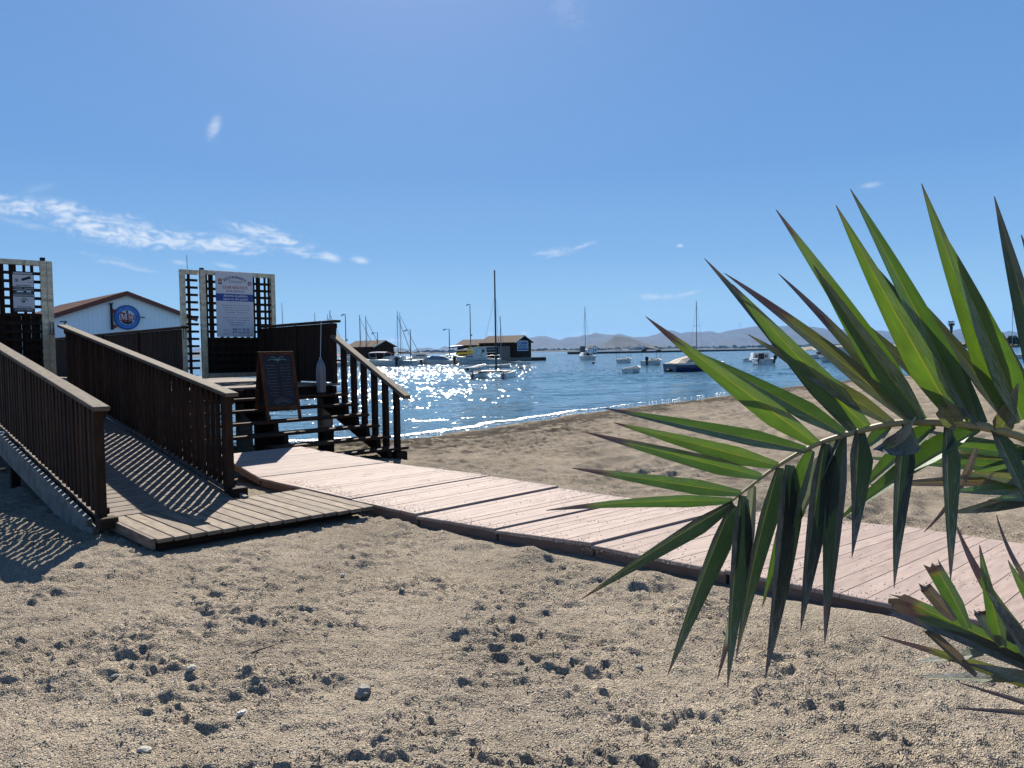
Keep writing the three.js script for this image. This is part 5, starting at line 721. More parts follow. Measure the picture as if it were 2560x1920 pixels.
{
  const t = boathouse('boathouse', 'long dark wooden boathouse with a blue sign, at the end of the jetty', 1288, 1325, 900, 132, 58, { w: 5.4, eave: 3.0, ridge: 4.1, len: 6.6 });
  const door = part(t, 'sliding_door', box(0.08, 2.4, 2.4, 0.02), M.fascia, [-2.76, 1.2, -2.0]); part(door, 'handle', box(0.05, 0.3, 0.05, 0.01), M.black, [-0.06, 0, 0.8]); part(t, 'side_rack', box(0.5, 0.14, 3.6, 0.02), M.cream, [-3.2, 2.35, -4.9]); part(t, 'side_rack', box(0.45, 0.14, 3.2, 0.02), M.cream, [-3.2, 1.4, -4.9]); part(t, 'side_rack', box(0.4, 0.3, 3.2, 0.05), M.blueCover, [-3.2, 1.9, -4.9]);
  const T = canvasTex(320, 200, (x, w, h) => { x.fillStyle = '#e8ecef'; x.fillRect(0, 0, w, h); x.fillStyle = '#9fb4c4'; x.fillRect(10, 10, w - 20, h - 20); x.fillStyle = '#1f4fa0'; x.fillRect(10, 150, w - 20, 36); x.beginPath(); x.arc(66, 92, 38, 0, 7); x.fill(); x.fillStyle = '#dfe7ee'; x.beginPath(); x.arc(66, 88, 18, 0, 7); x.fill(); x.fillStyle = '#1f4fa0'; x.fillRect(116, 34, 176, 30); scribble(x, 86, 120, 280, '#3a5f8c', 22, 3); scribble(x, 118, 120, 270, '#3a5f8c', 20, 4); });
  t.updateMatrixWorld(true); const q = V3(-0.1, 2.45, 0.10).applyMatrix4(t.matrixWorld); board('boathouse_sign', 'blue and white sign on the gable of the long boathouse', 'sign', q, t.rotation.y, 3.6, 1.75, 0.05, printed(T), M.white, 0, 0.02);
  boathouse('boathouse', 'brown boathouse roof behind the cabin launch', 1196, 1226, 897, 136, 58, { w: 4.6, eave: 2.4, ridge: 3.3, len: 4.2 });
  boathouse('boathouse', 'small brown-roofed boathouse behind the marina masts', 945, 975, 903, 128, 52, { w: 4.6, eave: 2.4, ridge: 3.35, len: 6.5 });
  const s = thing('slipway', 'pale sloping slipway running into the water beside the long boathouse', 'slipway', onLevel(1258, 909, WATER), rad(10)); part(s, 'ramp', extrude([[-2.4, -0.4], [2.6, -0.4], [2.6, -0.02], [-2.0, 1.0], [-2.4, 1.0]], 2.2, 0.02), M.tan, [0, 0, -2]); part(s, 'kerb', box(0.3, 0.4, 2.6, 0.03), M.concrete, [-2.5, 0.9, -0.9]);
}
// lamp posts on the jetty
for (const [X, Yt, Yb, d, arm, label] of [[864, 785, 893, 118, -1, 'tall lamp post left of the small boathouse'], [944, 831, 893, 128, -1, 'short lamp post in front of the small boathouse roof'], [1026, 824, 900, 118, -1, 'lamp post just right of the two close masts'], [1123, 822, 890, 122, -1, 'lamp post standing alone left of the kayaks'], [1175, 760, 890, 126, -1, 'tallest lamp post beside the yellow kayaks']]) {
  const top = atDepth(X, Yt, d), bot = atDepth(X + (Yb - Yt) * 0.016, Yb, d), t = thing('lamp_post', label, 'lamp post', [bot.x, bot.y, bot.z], 0, 'lamp posts along the jetty'), H = top.y - bot.y;
  part(t, 'pole', new THREE.CylinderGeometry(0.06, 0.10, H, 8), M.mast, [0, H / 2, 0]); part(t, 'arm', box(Yt > 820 ? 0.9 : 0.45, 0.06, 0.06, 0.01), M.mast, [arm * (Yt > 820 ? 0.45 : 0.22), H - 0.05, 0]); part(t, 'lamp_head', box(0.5, 0.14, 0.28, 0.03), M.mast, [arm * (Yt > 820 ? 0.75 : 0.4), H - 0.14, 0], [0, 0, 0.5]); if (H > 5) part(t, 'side_box', box(0.24, 0.2, 0.2, 0.02), M.darkMast, [0.18, H * 0.4, 0]);
}
// ---------------------------------------------------------------- the long outer jetty with its hut
{
  const a = onLevel(1434, 885.5, WATER), b = V3(330, WATER, -760), len = a.distanceTo(b), t = thing('outer_jetty', 'long low dark jetty crossing the lagoon', 'jetty', [(a.x + b.x) / 2, WATER, (a.z + b.z) / 2], Math.atan2(-(b.z - a.z), b.x - a.x));
  part(t, 'mole', box(len, 2.4, 5, 0.1), M.darkStone, [0, 0.1, 0]); part(t, 'head', box(17, 1.9, 9, 0.2), M.darkStone, [-len / 2 + 7.5, 0.6, 0]);
  const h = atDepth(1487, 881.5, 440), hut = thing('jetty_hut', 'small white hut with dark windows on the jetty end', 'hut', h, rad(35)); part(hut, 'wall', gableBox(3.6, 2.7, 4.0, 4.2), M.whiteWall); for (const s of [-1, 1]) part(hut, 'roof', roofSlope(2.1, 1.52, 4.6, s, 0.15), M.brownDark, [0, 4.15, -2.1]); for (const x of [-0.8, 0.8]) { const w = part(hut, 'window', box(0.7, 1.5, 0.1, 0.02), M.glass, [x, 1.4, 0.03]); part(w, 'frame', box(0.9, 0.12, 0.14, 0.02), M.black, [0, 0.8, 0]); } part(hut, 'door', box(0.1, 2, 0.9, 0.02), M.black, [1.82, 1.0, -2.2]);
  const c = thing('jetty_container', 'dark square container left of the jetty hut', 'container', atDepth(1457, 882, 440), rad(8)); part(c, 'box', box(2.7, 3.6, 2.4, 0.05), M.fascia, [0, 1.8, 0]); for (const x of [-0.9, -0.3, 0.3, 0.9]) part(c, 'rib', box(0.12, 3.4, 0.08, 0.01), M.darkMast, [x, 1.8, 1.22]); part(c, 'roof_edge', box(2.9, 0.2, 2.6, 0.03), M.black, [0, 3.65, 0]);
}
// ---------------------------------------------------------------- land spit at the right with palms and shrubs
{
  const n = createNoise2D(rng(61)), pos = [], idx = [], cols = 120, prof = [[0, -1], [0.5, 0.6], [3, 1.2], [20, 2.4], [60, 3.2], [140, 2.4], [220, -1]];
  for (let i = 0; i <= cols; i++) { const s = i / cols, x = lerp(190, 760, s), z0 = 520 - 60 * s + 20 * n(s * 4, 1), end = smooth(s, 0, 0.10); prof.forEach(([dz, h]) => pos.push(x, h > 0 ? h * end + 0.9 * end * n(x * 0.03, dz * 0.03) - 0.4 * (1 - end) : -1, -(z0 + dz * (0.2 + 0.8 * end)))); }
  for (let i = 0; i < cols; i++) for (let j = 0; j < 6; j++) { const p = i * 7 + j, q = p + 7; idx.push(p, q, p + 1, q, q + 1, p + 1); }
  const g = new THREE.BufferGeometry(); g.setAttribute('position', new THREE.Float32BufferAttribute(pos, 3)); g.setIndex(idx); g.computeVertexNormals(); structure('land_spit', g, flat([0.13, 0.11, 0.075], 1));
  const q = rng(62), leafM = flat([0.035, 0.05, 0.018], 0.9), skirtM = flat([0.10, 0.07, 0.045], 1);
  const blade = (L, w, drop) => { const F = new Faces(), m = 5; for (let i = 0; i < m; i++) { const P = (k, s) => { const f = k / m; return [s * w * (1 - f * 0.9), -drop * f * f * L, f * L]; }; F.quad(P(i, -1), P(i, 1), P(i + 1, 1), P(i + 1, -1)); F.quad(P(i, 1), P(i, -1), P(i + 1, -1), P(i + 1, 1)); } return F.geo(); };
  { // fan palm with its skirt of dead leaves
    const b = atDepth(2378, 866, 500), H = 15.0, t = thing('fan_palm', 'tall fan palm with a thick skirt of dead leaves on the spit', 'palm', b); part(t, 'trunk', new THREE.CylinderGeometry(0.3, 0.45, H, 8), skirtM, [0, H / 2, 0]);
    const sk = []; for (let i = 0; i < 260; i++) { const a = q() * 6.3, h = H - 0.6 - q() * 6.0, f = (H - h) / 6.6; sk.push(moved(blade(1.7, 0.3, 0.1), [Math.sin(a) * 0.35, h, Math.cos(a) * 0.35], [1.05 + 0.35 * q() + 0.2 * f, a, 0, 'YXZ'], 0.85 + 0.7 * (1 - f))); } part(t, 'dead_leaf_skirt', merge(sk), skirtM);
    const fr = []; for (let i = 0; i < 34; i++) { const a = q() * 6.3, e = -1.1 + 1.9 * q(); for (let k = 0; k < 9; k++) fr.push(moved(moved(blade(1.6, 0.20, 0.5), [0, 0, 0.9], [0, (k - 4) * 0.26, 0]), [0, H, 0], [e, a, 0, 'YXZ'])); fr.push(moved(blade(1.1, 0.05, 0), [0, H, 0], [e, a, 0, 'YXZ'])); } part(t, 'crown', merge(fr), leafM);
  }
  { const b = atDepth(2322, 866, 500), H = 7.2, t = thing('feather_palm', 'dark feather palm left of the fan palm on the spit', 'palm', b); part(t, 'trunk', new THREE.CylinderGeometry(0.4, 0.5, H, 8), skirtM, [0, H / 2, 0]); const fr = []; for (let i = 0; i < 46; i++) { const a = q() * 6.3, e = -1.2 + 1.5 * q(); for (let k = 1; k < 14; k++) for (const s of [-1, 1]) { const f = k / 14; fr.push(moved(moved(blade(0.75, 0.06, 0.4), [0, -0.9 * f * f * 2.4, f * 4.2], [0.2, s * 0.9, 0]), [0, H, 0], [e, a, 0, 'YXZ'])); } } part(t, 'crown', merge(fr), leafM); }
  const bush = (label, X, Y, d, w, h, nl, name = 'shrub') => { const b = atDepth(X, Y, d), t = thing(name, label, name === 'shrub' ? 'shrub' : 'tree', b); part(t, 'trunk', tube([V3(0, -1, 0), V3(0.2, h * 0.35, 0), V3(0, h * 0.6, 0.2)], 0.28, 0.12, 6, 6), skirtM); const l = []; for (let i = 0; i < nl; i++) { const a = q() * 6.3, rr = Math.sqrt(q()), yy = q(), k = rr * Math.sqrt(1 - (yy * 0.9) ** 2); l.push(moved(new THREE.TetrahedronGeometry(0.35 + 0.35 * q(), 0), [Math.sin(a) * k * w / 2 * (1 + 0.2 * Math.sin(a * 3)), yy * h * (0.85 + 0.15 * Math.sin(a * 4 + 1)), Math.cos(a) * k * w / 2], [q() * 6, q() * 6, 0], [1, 0.6, 1])); } part(t, 'crown', merge(l), leafM); };
  bush('wide dark shrub at the foot of the fan palm', 2358, 867, 498, 13, 6, 900); bush('dark shrub between the two palms on the spit', 2340, 866, 502, 9, 8, 700); bush('low shrub right of the fan palm', 2393, 867, 495, 7, 3.6, 300); bush('small scrubby bush on the spit near the middle', 2424, 866, 490, 8, 2.6, 300); bush('round dark tree at the right edge of the spit', 2532, 861, 470, 8.5, 5.5, 700, 'round_tree'); bush('low hedge-like bush left of the round tree', 2503, 862, 470, 10, 3, 350);
  const hs = thing('white_house', 'low white house on the spit left of the round tree', 'house', atDepth(2492, 862, 520), rad(10)); part(hs, 'wall', box(12, 2.6, 5, 0.05), M.whiteWall, [0, 1.3, 0]); part(hs, 'roof', box(12.6, 0.3, 5.6, 0.05), M.white, [0, 2.75, 0]); for (const x of [-3, 0, 3]) part(hs, 'window', box(1.2, 1, 0.1, 0.02), M.glass, [x, 1.4, 2.52]);
  const pier = thing('spit_pier', 'little dark pier on posts below the round tree', 'pier', atDepth(2515, 869.5, 440), rad(4)); part(pier, 'deck', box(16, 0.3, 2, 0.03), M.brownDark, [0, 0.9, 0]); for (const x of [-6, -3, 0, 3, 6]) part(pier, 'pile', box(0.3, 2, 0.3, 0.02), M.brownDark, [x, 0, 0]);
}
// ---------------------------------------------------------------- the date palm reaching in from the right
{
  const stripes = gridTex(128, 64, (x, y) => { const v = 128 + 60 * Math.sin(x * 6.283 * 24) * 0.5 + 50 * tile(N1, x, y, 40, 3); return [v, v, v]; }, false);
  const leafM = new THREE.MeshPhysicalMaterial({ color: 0xffffff, vertexColors: true, roughness: 1, transmission: 0.5, thickness: 0, clearcoat: 0.5, clearcoatRoughness: 0.36, bumpMap: stripes, bumpScale: 0.0022, side: THREE.DoubleSide });
  const stalkM = flat([0.24, 0.205, 0.10], 0.6), r = rng(123);
  const GREEN = [[0.058, 0.125, 0.006], [0.048, 0.105, 0.007], [0.074, 0.140, 0.006], [0.008, 0.021, 0.007]], OLIVE = [0.075, 0.088, 0.014], DRY = [0.12, 0.078, 0.034], BROWN = [0.040, 0.017, 0.015], PALE = [0.15, 0.17, 0.10];  // last green has the shade of the hanging leaflets put into its colour
  // one leaflet: folded along its rib, pointed (or cut off), base and tip in the world
  function leaflet(parent, A, B, width, o = {}) {
    const { bend = 0, roll = 0, fold = 0.42, brown = 0.16, tone = Math.floor(r() * 4), cut = 0, out = 0, twist = 0, curl } = o;
    const T = B.clone().sub(A), L = T.length(), toEye = camera.position.clone().sub(A.clone().add(B).multiplyScalar(0.5)).normalize(), dir = T.clone().normalize(), side = dir.clone().cross(toEye).normalize(), nrm = side.clone().cross(dir).normalize();
    const mid = A.clone().add(B).multiplyScalar(0.5).addScaledVector(side, bend * L).addScaledVector(nrm, out * L), curve = curl ? new THREE.CatmullRomCurve3([A, ...curl, B]) : new THREE.QuadraticBezierCurve3(A, mid, B);
    const n = 18, ks = [-1, -0.5, -0.05, -0.05, 0.05, 0.05, 0.5, 1], seg = [0, 1, 3, 5, 6], pos = [], col = [], uv = [], idx = [], p = V3(0, 0, 0), t = V3(0, 0, 0), base = Array.isArray(tone) ? tone : GREEN[tone % 4], ph = r() * 9;
    for (let i = 0; i <= n; i++) {
      const s = i / n, w = cut ? width / 2 * Math.min(1, 0.42 + 1.5 * s) * (1 - 0.12 * s) : width / 2 * Math.min(1, (0.34 + 2.9 * s)) * Math.pow(Math.max(0, 1 - Math.pow(s, 1.45)), 0.95) + 0.0006;
      curve.getPoint(s, p); curve.getTangent(s, t); const sd = t.clone().cross(nrm).normalize(), nn = sd.clone().cross(t).normalize(), a = roll + twist * s, c = Math.cos(a), q = Math.sin(a), S = sd.clone().multiplyScalar(c).addScaledVector(nn, q), Nn = nn.clone().multiplyScalar(c).addScaledVector(sd, -q);
      ks.forEach((k, j) => {
        const jag = cut && i === n ? (r() - 0.6) * 0.02 : 0, P = p.clone().addScaledVector(S, k * w * Math.cos(fold)).addScaledVector(Nn, Math.abs(k) * w * Math.sin(fold)).addScaledVector(t, jag);
        pos.push(P.x, P.y, P.z); uv.push(k * 0.5 + 0.5, s * 3);
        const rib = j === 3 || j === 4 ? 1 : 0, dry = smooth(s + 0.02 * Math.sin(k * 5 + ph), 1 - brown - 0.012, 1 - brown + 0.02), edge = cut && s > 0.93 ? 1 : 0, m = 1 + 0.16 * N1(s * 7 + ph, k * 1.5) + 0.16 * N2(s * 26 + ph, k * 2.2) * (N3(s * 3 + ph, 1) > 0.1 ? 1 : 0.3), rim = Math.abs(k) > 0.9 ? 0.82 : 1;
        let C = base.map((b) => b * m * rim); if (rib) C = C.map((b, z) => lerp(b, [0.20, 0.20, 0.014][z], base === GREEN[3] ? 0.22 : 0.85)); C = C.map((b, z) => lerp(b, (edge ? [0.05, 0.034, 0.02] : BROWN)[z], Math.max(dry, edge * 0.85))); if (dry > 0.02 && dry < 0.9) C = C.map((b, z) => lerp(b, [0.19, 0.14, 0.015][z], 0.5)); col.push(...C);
      });
    }
    for (let i = 0; i < n; i++) for (const j of seg) { const a = i * 8 + j, b = a + 8; idx.push(a, a + 1, b, a + 1, b + 1, b); }
    const g = new THREE.BufferGeometry(); g.setAttribute('position', new THREE.Float32BufferAttribute(pos, 3)); g.setAttribute('color', new THREE.Float32BufferAttribute(col, 3)); g.setAttribute('uv', new THREE.Float32BufferAttribute(uv, 2)); g.setIndex(idx); g.computeVertexNormals();
    return part(parent, 'leaflet', g, leafM);
  }
  const palm = thing('date_palm', 'young date palm with spiky green fronds reaching in from the right', 'palm', [0, 0, 0]);
  const frond = (n) => { const f = new THREE.Group(); f.name = n; palm.add(f); return f; };
  const px2m = (d) => d / FOCAL;
  // the long frond: its stalk, then leaflets as [base, tip, width in photo pixels, depth change at the tip, options]
  const f1 = frond('frond');
  const stalk = [[2900, 1230, 0.86], [2700, 1150, 0.92], [2560, 1092, 0.98], [2453, 1066, 1.02], [2300, 1055, 1.06], [2227, 1060, 1.08], [2137, 1081, 1.11], [2044, 1110, 1.14], [1949, 1162, 1.17], [1854, 1233, 1.20], [1826, 1255, 1.21]];
  const stalkPts = stalk.map(([X, Y, d]) => atDepth(X, Y, d)), depthAt = (X) => { for (let i = 0; i < stalk.length - 1; i++) if (X <= stalk[i][0] && X >= stalk[i + 1][0]) return lerp(stalk[i + 1][2], stalk[i][2], (X - stalk[i + 1][0]) / (stalk[i][0] - stalk[i + 1][0])); return X > 2900 ? 0.86 : 1.21; };
  part(f1, 'stalk', tube(stalkPts, 0.0085, 0.0018, 40, 7), stalkM);
  const put = (f, list, dBase) => { for (const [bx, by, tx, ty, w, dd = 0, o = {}] of list) { const d = dBase ?? depthAt(bx), A = atDepth(bx, by, d), B = atDepth(tx, ty, d + dd), q = { ...o }; if (o.via) q.curl = o.via.map(([X, Y, e = 0]) => atDepth(X, Y, d + e)); leaflet(f, A, B, w * px2m(d) / Math.max(0.58, Math.cos(o.roll ?? 0) * 0.93), q); } };
  put(f1, [
    // pointing left
    [1832, 1252, 1365, 1276, 34, 0.10, { brown: 0.27, bend: 0.035, tone: 0, roll: 0.2, fold: 0.35 }], [1853, 1233, 1430, 1170, 44, 0.12, { brown: 0.24, tone: 1, roll: 0.15 }], [1904, 1192, 1462, 1080, 48, 0.12, { brown: 0.27, tone: 0, roll: 0.1 }],
    [1946, 1164, 1533, 1056, 52, 0.14, { brown: 0.10, tone: 2, roll: 0.2 }], [2016, 1126, 1509, 1020, 48, 0.16, { brown: 0.16, tone: 1, roll: -0.35 }],
    // pointing up and left
    [2044, 1110, 1614, 791, 66, 0.10, { brown: 0.22, tone: 2, roll: 0.35, bend: -0.012 }], [2109, 1084, 1742, 880, 58, 0.16, { brown: 0.05, tone: 1, roll: -0.3 }], [2137, 1081, 1761, 646, 52, 0.18, { brown: 0.13, tone: 3, roll: 0.2, bend: 0.02 }],
    [2168, 1069, 1832, 711, 76, 0.08, { brown: 0.09, tone: 2, roll: 0.3, bend: -0.02 }], [2277, 1052, 1811, 683, 52, 0.16, { brown: 0.36, tone: OLIVE, roll: -0.2, bend: 0.03 }], [2230, 1058, 1870, 836, 50, 0.10, { brown: 0.05, tone: OLIVE, roll: -0.1 }],
    [2300, 1052, 1940, 524, 66, 0.06, { brown: 0.13, tone: 2, roll: 0.1, bend: 0.015 }], [2282, 1050, 1946, 684, 40, 0.2, { brown: 0.42, tone: OLIVE, roll: 0.2, bend: 0.035 }], [2306, 1050, 2034, 662, 74, 0.04, { brown: 0.04, tone: 0, roll: 0.4, bend: -0.02 }],
    [2413, 1046, 2100, 758, 42, 0.16, { brown: 0.26, tone: OLIVE, roll: -0.2 }], [2384, 1040, 2090, 513, 78, 0.02, { brown: 0.05, tone: 2, roll: 0.35, bend: -0.004 }], [2431, 1056, 2126, 473, 70, 0.10, { brown: 0.06, tone: 0, roll: -0.25, bend: 0.012 }],
    [2453, 1062, 2163, 637, 76, 0.14, { brown: 0.05, tone: 3, roll: -0.4 }], [2530, 1064, 2244, 695, 44, 0.16, { brown: 0.14, tone: OLIVE, roll: -0.2, bend: 0.03 }], [2535, 1060, 2304, 459, 76, 0.04, { brown: 0.05, tone: 2, roll: 0.2, bend: -0.008 }],
    [2556, 1050, 2353, 573, 74, 0.0, { brown: 0.04, tone: 0, roll: -0.35, bend: 0.004 }], [2640, 1060, 2486, 491, 66, 0.04, { brown: 0.05, tone: 3, roll: 0.3 }], [2700, 1010, 2553, 587, 44, 0.10, { brown: 0.1, tone: 1 }], [2720, 1000, 2556, 700, 40, 0.14, { brown: 0.1, tone: 1 }],
    // short cut leaflets near the stalk
    [2500, 1086, 2546, 958, 52, -0.03, { brown: 0.05, tone: OLIVE, cut: 0, roll: 0.1 }], [2394, 1068, 2354, 1013, 52, -0.02, { brown: 0.06, tone: OLIVE, cut: 1 }],
    // hanging
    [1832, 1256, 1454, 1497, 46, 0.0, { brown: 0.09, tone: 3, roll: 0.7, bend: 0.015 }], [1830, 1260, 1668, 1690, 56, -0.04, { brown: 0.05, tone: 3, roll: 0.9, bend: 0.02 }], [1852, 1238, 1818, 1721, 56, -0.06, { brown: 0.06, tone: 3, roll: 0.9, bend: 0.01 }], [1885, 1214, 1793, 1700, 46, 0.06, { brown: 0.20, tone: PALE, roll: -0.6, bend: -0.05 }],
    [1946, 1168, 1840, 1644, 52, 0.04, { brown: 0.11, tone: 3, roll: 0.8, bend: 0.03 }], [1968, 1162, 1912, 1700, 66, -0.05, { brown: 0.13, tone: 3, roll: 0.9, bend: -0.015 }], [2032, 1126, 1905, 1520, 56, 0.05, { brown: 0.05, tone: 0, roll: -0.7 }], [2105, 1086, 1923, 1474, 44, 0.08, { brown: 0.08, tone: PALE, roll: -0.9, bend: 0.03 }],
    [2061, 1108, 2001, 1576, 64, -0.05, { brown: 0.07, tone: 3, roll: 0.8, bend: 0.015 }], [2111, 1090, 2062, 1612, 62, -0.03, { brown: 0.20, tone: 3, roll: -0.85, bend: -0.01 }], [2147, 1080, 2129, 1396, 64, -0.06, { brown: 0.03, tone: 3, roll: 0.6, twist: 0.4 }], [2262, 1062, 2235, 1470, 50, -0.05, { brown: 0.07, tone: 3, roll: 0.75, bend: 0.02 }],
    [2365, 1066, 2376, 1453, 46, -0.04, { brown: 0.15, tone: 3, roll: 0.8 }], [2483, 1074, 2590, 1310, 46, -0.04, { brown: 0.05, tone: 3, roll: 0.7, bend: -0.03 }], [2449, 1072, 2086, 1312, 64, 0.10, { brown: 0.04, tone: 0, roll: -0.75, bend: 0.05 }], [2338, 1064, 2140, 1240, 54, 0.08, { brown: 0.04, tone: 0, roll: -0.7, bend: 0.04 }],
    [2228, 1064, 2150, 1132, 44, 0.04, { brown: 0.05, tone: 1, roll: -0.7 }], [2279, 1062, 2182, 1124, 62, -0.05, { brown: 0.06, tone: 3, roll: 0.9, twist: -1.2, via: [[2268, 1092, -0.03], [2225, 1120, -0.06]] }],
  ]);
  // a second frond farther right, its leaflets spreading left behind the first
  const f2 = frond('frond');
  part(f2, 'stalk', tube([[2950, 1260, 1.25], [2720, 1190, 1.3], [2560, 1170, 1.36], [2480, 1168, 1.40]].map(([X, Y, d]) => atDepth(X, Y, d)), 0.010, 0.003, 16, 6), stalkM);
  put(f2, [[2700, 1180, 2130, 1142, 40, 0.1, { tone: 1, brown: 0.06 }], [2640, 1180, 2290, 1118, 44, 0.12, { tone: OLIVE, brown: 0.05 }], [2700, 1190, 2170, 1212, 46, 0.05, { tone: DRY, brown: 0.1 }], [2690, 1150, 2240, 1096, 44, 0.1, { tone: 0, brown: 0.05 }], [2600, 1160, 2390, 1190, 46, 0, { tone: 1, brown: 0.05, roll: 0.5 }], [2650, 1205, 2374, 1228, 60, -0.04, { tone: 0, roll: -0.5, brown: 0.05, bend: -0.05 }], [2640, 1200, 2369, 1282, 56, -0.06, { tone: 3, roll: 0.6, brown: 0.06, bend: -0.06 }],
    [2620, 1150, 2310, 1075, 46, 0.15, { tone: 3, brown: 0.05 }], [2660, 1120, 2505, 828, 34, 0.0, { tone: 3, roll: 0.9, brown: 0.12 }], [2560, 1000, 2407, 820, 22, 0.1, { tone: 3, brown: 0.2 }], [2440, 1120, 2310, 1330, 20, 0, { tone: DRY, brown: 0.6, bend: -0.12 }], [2720, 1220, 2420, 1180, 60, -0.05, { tone: OLIVE, roll: 0.3, brown: 0.04 }], [2740, 1230, 2470, 1250, 56, -0.08, { tone: 0, roll: -0.4, brown: 0.04 }]], 1.34);
  // trimmed fronds low down
  const f3 = frond('trimmed_frond');
  part(f3, 'stalk', tube([[2950, 1760, 0.92], [2750, 1700, 0.95], [2600, 1660, 0.98], [2520, 1630, 1.0]].map(([X, Y, d]) => atDepth(X, Y, d)), 0.012, 0.004, 14, 6), stalkM);
  put(f3, [[2640, 1680, 2232, 1490, 46, 0.06, { cut: 1, tone: 1, roll: 0.3, bend: 0.02 }], [2660, 1710, 2229, 1524, 40, 0.02, { cut: 1, tone: 3, roll: -0.3, bend: 0.03 }], [2422, 1572, 2331, 1405, 44, 0.02, { cut: 1, tone: 1, roll: 0.4, bend: 0.03 }], [2388, 1552, 2310, 1462, 34, 0.03, { cut: 1, tone: DRY, roll: 0.2 }], [2660, 1735, 2193, 1588, 36, 0.04, { tone: OLIVE, brown: 0.3, roll: 0.6, bend: 0.03 }], [2540, 1702, 2298, 1690, 28, 0.05, { tone: PALE, brown: 0.05, roll: -0.8 }], [2460, 1636, 2286, 1656, 30, 0.06, { tone: PALE, brown: 0.06, roll: -0.8 }],
    [2509, 1618, 2449, 1362, 40, 0, { tone: 0, brown: 0.12, roll: 0.3, bend: -0.02 }], [2600, 1640, 2388, 1306, 36, 0.04, { tone: OLIVE, brown: 0.45, roll: 0.2, bend: -0.10 }], [2580, 1660, 2461, 1470, 42, -0.03, { tone: 3, brown: 0.05, roll: -0.9 }], [2502, 1615, 2443, 1528, 40, 0.03, { cut: 1, tone: PALE, roll: -0.7 }], [2600, 1500, 2491, 1287, 14, 0.05, { tone: DRY, brown: 0.6, bend: -0.10 }], [2640, 1780, 2395, 1706, 14, 0.02, { tone: DRY, brown: 0.7 }], [2660, 1600, 2520, 1400, 44, -0.02, { tone: 1, brown: 0.05, roll: 0.4, bend: -0.05 }], [2640, 1720, 2420, 1660, 44, -0.03, { tone: OLIVE, brown: 0.1, roll: -0.5 }], [2440, 1690, 2310, 1570, 26, 0.03, { cut: 1, tone: DRY, roll: -0.6 }], [2700, 1790, 2380, 1770, 18, 0.02, { tone: DRY, brown: 0.5 }]], 0.98);
  // trunk, just out of the picture
  const cx = 1.42, cz = -0.95; part(palm, 'trunk', new THREE.CylinderGeometry(0.16, 0.20, 0.95, 12), flat([0.13, 0.09, 0.055], 0.95), [cx, 0.42, cz]);
  for (let i = 0; i < 26; i++) { const a = i * 2.4, h = 0.15 + i * 0.03; part(palm, 'leaf_base', moved(box(0.09, 0.16, 0.035, 0.008), [0, 0.08, 0], [0.35, 0, 0]), flat([0.19, 0.13, 0.07], 0.95), [cx + Math.sin(a) * 0.17, h, cz + Math.cos(a) * 0.17], [0, a, 0]); }
  for (const e of [stalkPts[0], atDepth(2950, 1260, 1.25), atDepth(2950, 1760, 0.92)]) part(palm, 'leaf_stem', tube([V3(cx, 0.85, cz), V3(lerp(cx, e.x, 0.6), lerp(0.95, e.y, 0.75) + 0.06, lerp(cz, e.z, 0.6)), e], 0.022, 0.011, 12, 7), stalkM);
}
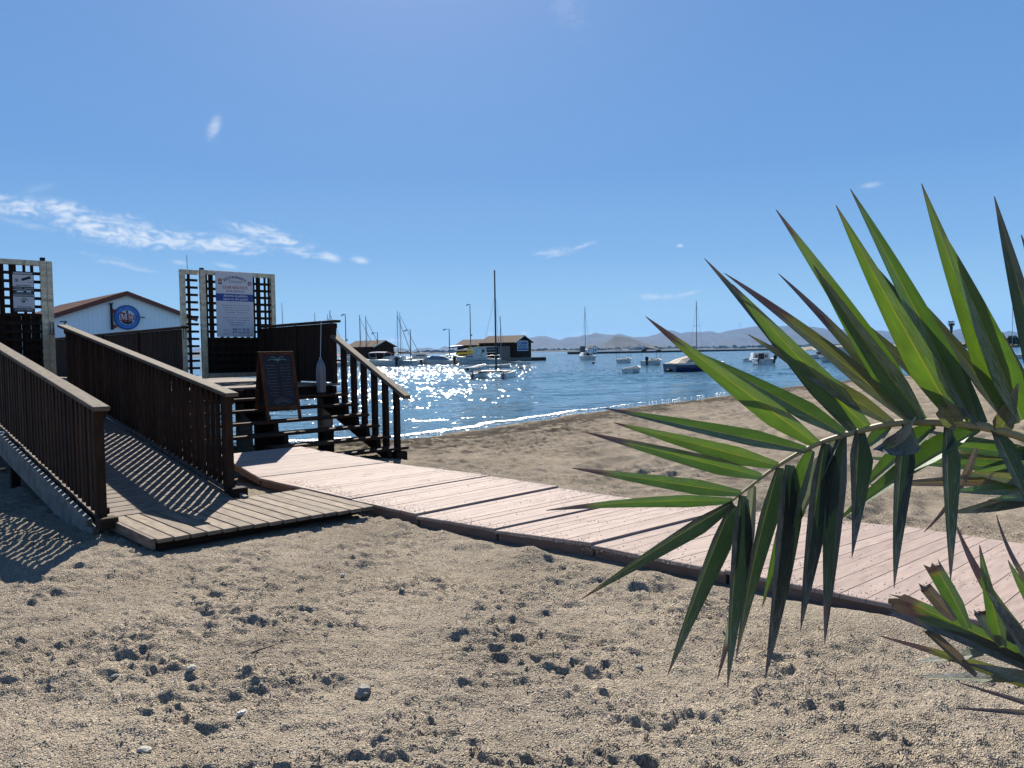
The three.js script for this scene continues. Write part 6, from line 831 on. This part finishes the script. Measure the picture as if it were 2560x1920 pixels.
// ---------------------------------------------------------------- small things on the sand
{
  const r = rng(71), stone = (seed, sx, sy, sz, mat, name, label, X, Y) => { const g = new THREE.IcosahedronGeometry(1, 2), n = createNoise2D(rng(seed)), P = g.attributes.position, v = V3(0, 0, 0); for (let i = 0; i < P.count; i++) { v.fromBufferAttribute(P, i); const k = 1 + 0.22 * n(v.x * 1.3 + v.z, v.y * 1.3) + 0.10 * n(v.x * 3, v.z * 3 + v.y); P.setXYZ(i, v.x * k * sx, v.y * k * sy, v.z * k * sz); } g.computeVertexNormals(); const p = onLevel(X, Y, 0), m = solo(name, g, mat, label, name === 'shell' ? 'shell' : 'stone', 'stones and shells on the sand'); m.position.set(p.x, sandHeight(p.x, -p.z) + sy * 0.45, p.z); m.rotation.y = r() * 6; return m; };
  const grey = flat([0.20, 0.185, 0.16], 0.9), pale = flat([0.36, 0.33, 0.27], 0.85), white = flat([0.47, 0.44, 0.39], 0.8);
  stone(1, 0.045, 0.03, 0.035, grey, 'stone', 'largest grey stone at lower centre with a dark shadow', 908, 1722); stone(2, 0.026, 0.016, 0.02, pale, 'stone', 'pale brown stone left of centre in the foreground', 478, 1692); stone(3, 0.02, 0.015, 0.017, grey, 'stone', 'small dark stone at the left of the foreground', 288, 1697); stone(4, 0.024, 0.011, 0.015, white, 'shell', 'flat cream shell lying left of the largest stone', 605, 1783); stone(5, 0.03, 0.012, 0.02, pale, 'stone', 'flat pale stone near the lower left', 362, 1879); stone(6, 0.016, 0.014, 0.014, white, 'shell', 'tiny white shell in the middle of the sand', 856, 1436); stone(7, 0.022, 0.018, 0.02, grey, 'stone', 'rough dark stone right of centre below the hanging tips', 1597, 1668);
  const tw = tube([onLevel(620, 1636, 0.012), onLevel(655, 1622, 0.022), onLevel(688, 1612, 0.014)], 0.006, 0.003, 6, 5); solo('twig', tw, flat([0.07, 0.05, 0.035], 0.9), 'short dark twig lying on the sand left of centre', 'twig');
  // crumbs of damp sand and bits of shell
  const scatter = (name, n, geo, mat, seed, s0, s1, flatY, label, category, shade) => { const q = rng(seed), m = new THREE.InstancedMesh(geo, mat, n), M4 = new THREE.Matrix4(), Q = new THREE.Quaternion(), E = new THREE.Euler(), c = new THREE.Color(); m.name = name; m.userData.kind = 'stuff'; let i = 0, guard = 0; while (i < n && guard++ < n * 6) { const d = 1.9 * Math.pow(15 / 1.9, Math.pow(q(), 1.35)), x = d * (q() * 2 - 1) * 0.80, clump = N2(x * 1.6, d * 1.6) * 0.5 + N1(x * 5, d * 5) * 0.5; if (clump < q() * 1.1 - 0.55) continue; const [u, v] = uvOfPlace(x, d); if ((v > 4.2 && v < 6.9 && u < 10) || (v > 2 && v < 4.3 && u > 6.3 && u < 8)) continue; const s = s0 * Math.pow(s1 / s0, Math.pow(q(), 3.2)); E.set(q() * 6, q() * 6, q() * 6); M4.compose(V3(x, sandHeight(x, d) + s * 0.25, -d), Q.setFromEuler(E), V3(s, s * flatY, s)); m.setMatrixAt(i, M4); const k = lerp(shade[0], shade[1], q()); m.setColorAt(i, c.setRGB(k, k * 0.96, k * 0.88)); i++; } m.count = i; m.castShadow = m.receiveShadow = true; scene.add(m); tag(m, label, category); };
  scatter('sand_crumbs', 110000, new THREE.IcosahedronGeometry(1, 0), flat([0.32, 0.30, 0.275], 1), 81, 0.0011, 0.0056, 0.8, 'loose crumbs of damp sand scattered over the beach', 'sand', [0.75, 1.0]);
  scatter('shell_bits', 2600, new THREE.TetrahedronGeometry(1, 0), flat([0.62, 0.60, 0.54], 0.7), 82, 0.0012, 0.0045, 0.4, 'tiny white bits of shell scattered over the beach', 'shells', [0.7, 1.0]);
  { const q = rng(84), n = 9000, m = new THREE.InstancedMesh(new THREE.IcosahedronGeometry(1, 0), flat([0.30, 0.27, 0.235], 1), n), M4 = new THREE.Matrix4(), Q = new THREE.Quaternion(), E = new THREE.Euler(); let i = 0, guard = 0; const seamU = [0.30, 1.53, 2.74, 3.88, 4.80, 5.78, 6.90, 8.92], top = [[0.096, 0.088], [0.080, 0.102], [0.092, 0.084], [0.104, 0.088], [0.104, 0.086], [0.108, 0.098], [0.108, 0.116]];
    while (i < n && guard++ < 90000) { const u = 0.5 + 7.9 * q(), v = 4.3 + 2.3 * q(), near = lerp(4.75, 4.25, smooth(u, 0.3, 5.5)), e = Math.min(Math.abs(v - near - 0.05), Math.abs(lerp(6.82, 6.24, smooth(u, 1, 5)) - v)); if (v < near + 0.02 || q() > 0.02 + 0.9 * Math.exp(-e / 0.10) + 0.7 * Math.max(0, N1(u * 1.3, v * 1.3) - 0.45)) continue; let k = 0; while (k < 6 && u > seamU[k + 1]) k++; const f = (u - seamU[k]) / (seamU[k + 1] - seamU[k]), s = 0.001 + 0.003 * q() * q(), p = at(u, v, lerp(top[k][0], top[k][1], clamp(f, 0, 1)) + s * 0.4 + 0.0012); E.set(q() * 6, q() * 6, 0); m.setMatrixAt(i++, M4.compose(p, Q.setFromEuler(E), V3(s * 1.4, s, s * 1.4))); } m.count = i; m.name = 'drifted_sand'; m.userData.kind = 'stuff'; m.castShadow = m.receiveShadow = true; scene.add(m); tag(m, 'thin drift of sand grains strewn over the boardwalk', 'sand'); }
  const straw = []; for (let i = 0; i < 14; i++) { const p = onLevel(10 + 70 * r(), 1540 + 60 * r(), 0.012), q = p.clone().add(V3((r() - 0.5) * 0.2, 0.02 * r(), (r() - 0.5) * 0.2)); straw.push(tube([p, p.clone().lerp(q, 0.5).add(V3(0, 0.03 * r(), 0.02)), q], 0.002, 0.001, 5, 4)); } solo('dry_weed', merge(straw), flat([0.30, 0.24, 0.14], 0.9), 'little tangle of dry straw-coloured weed at the left edge', 'weed');
}

renderer.render(scene, camera);
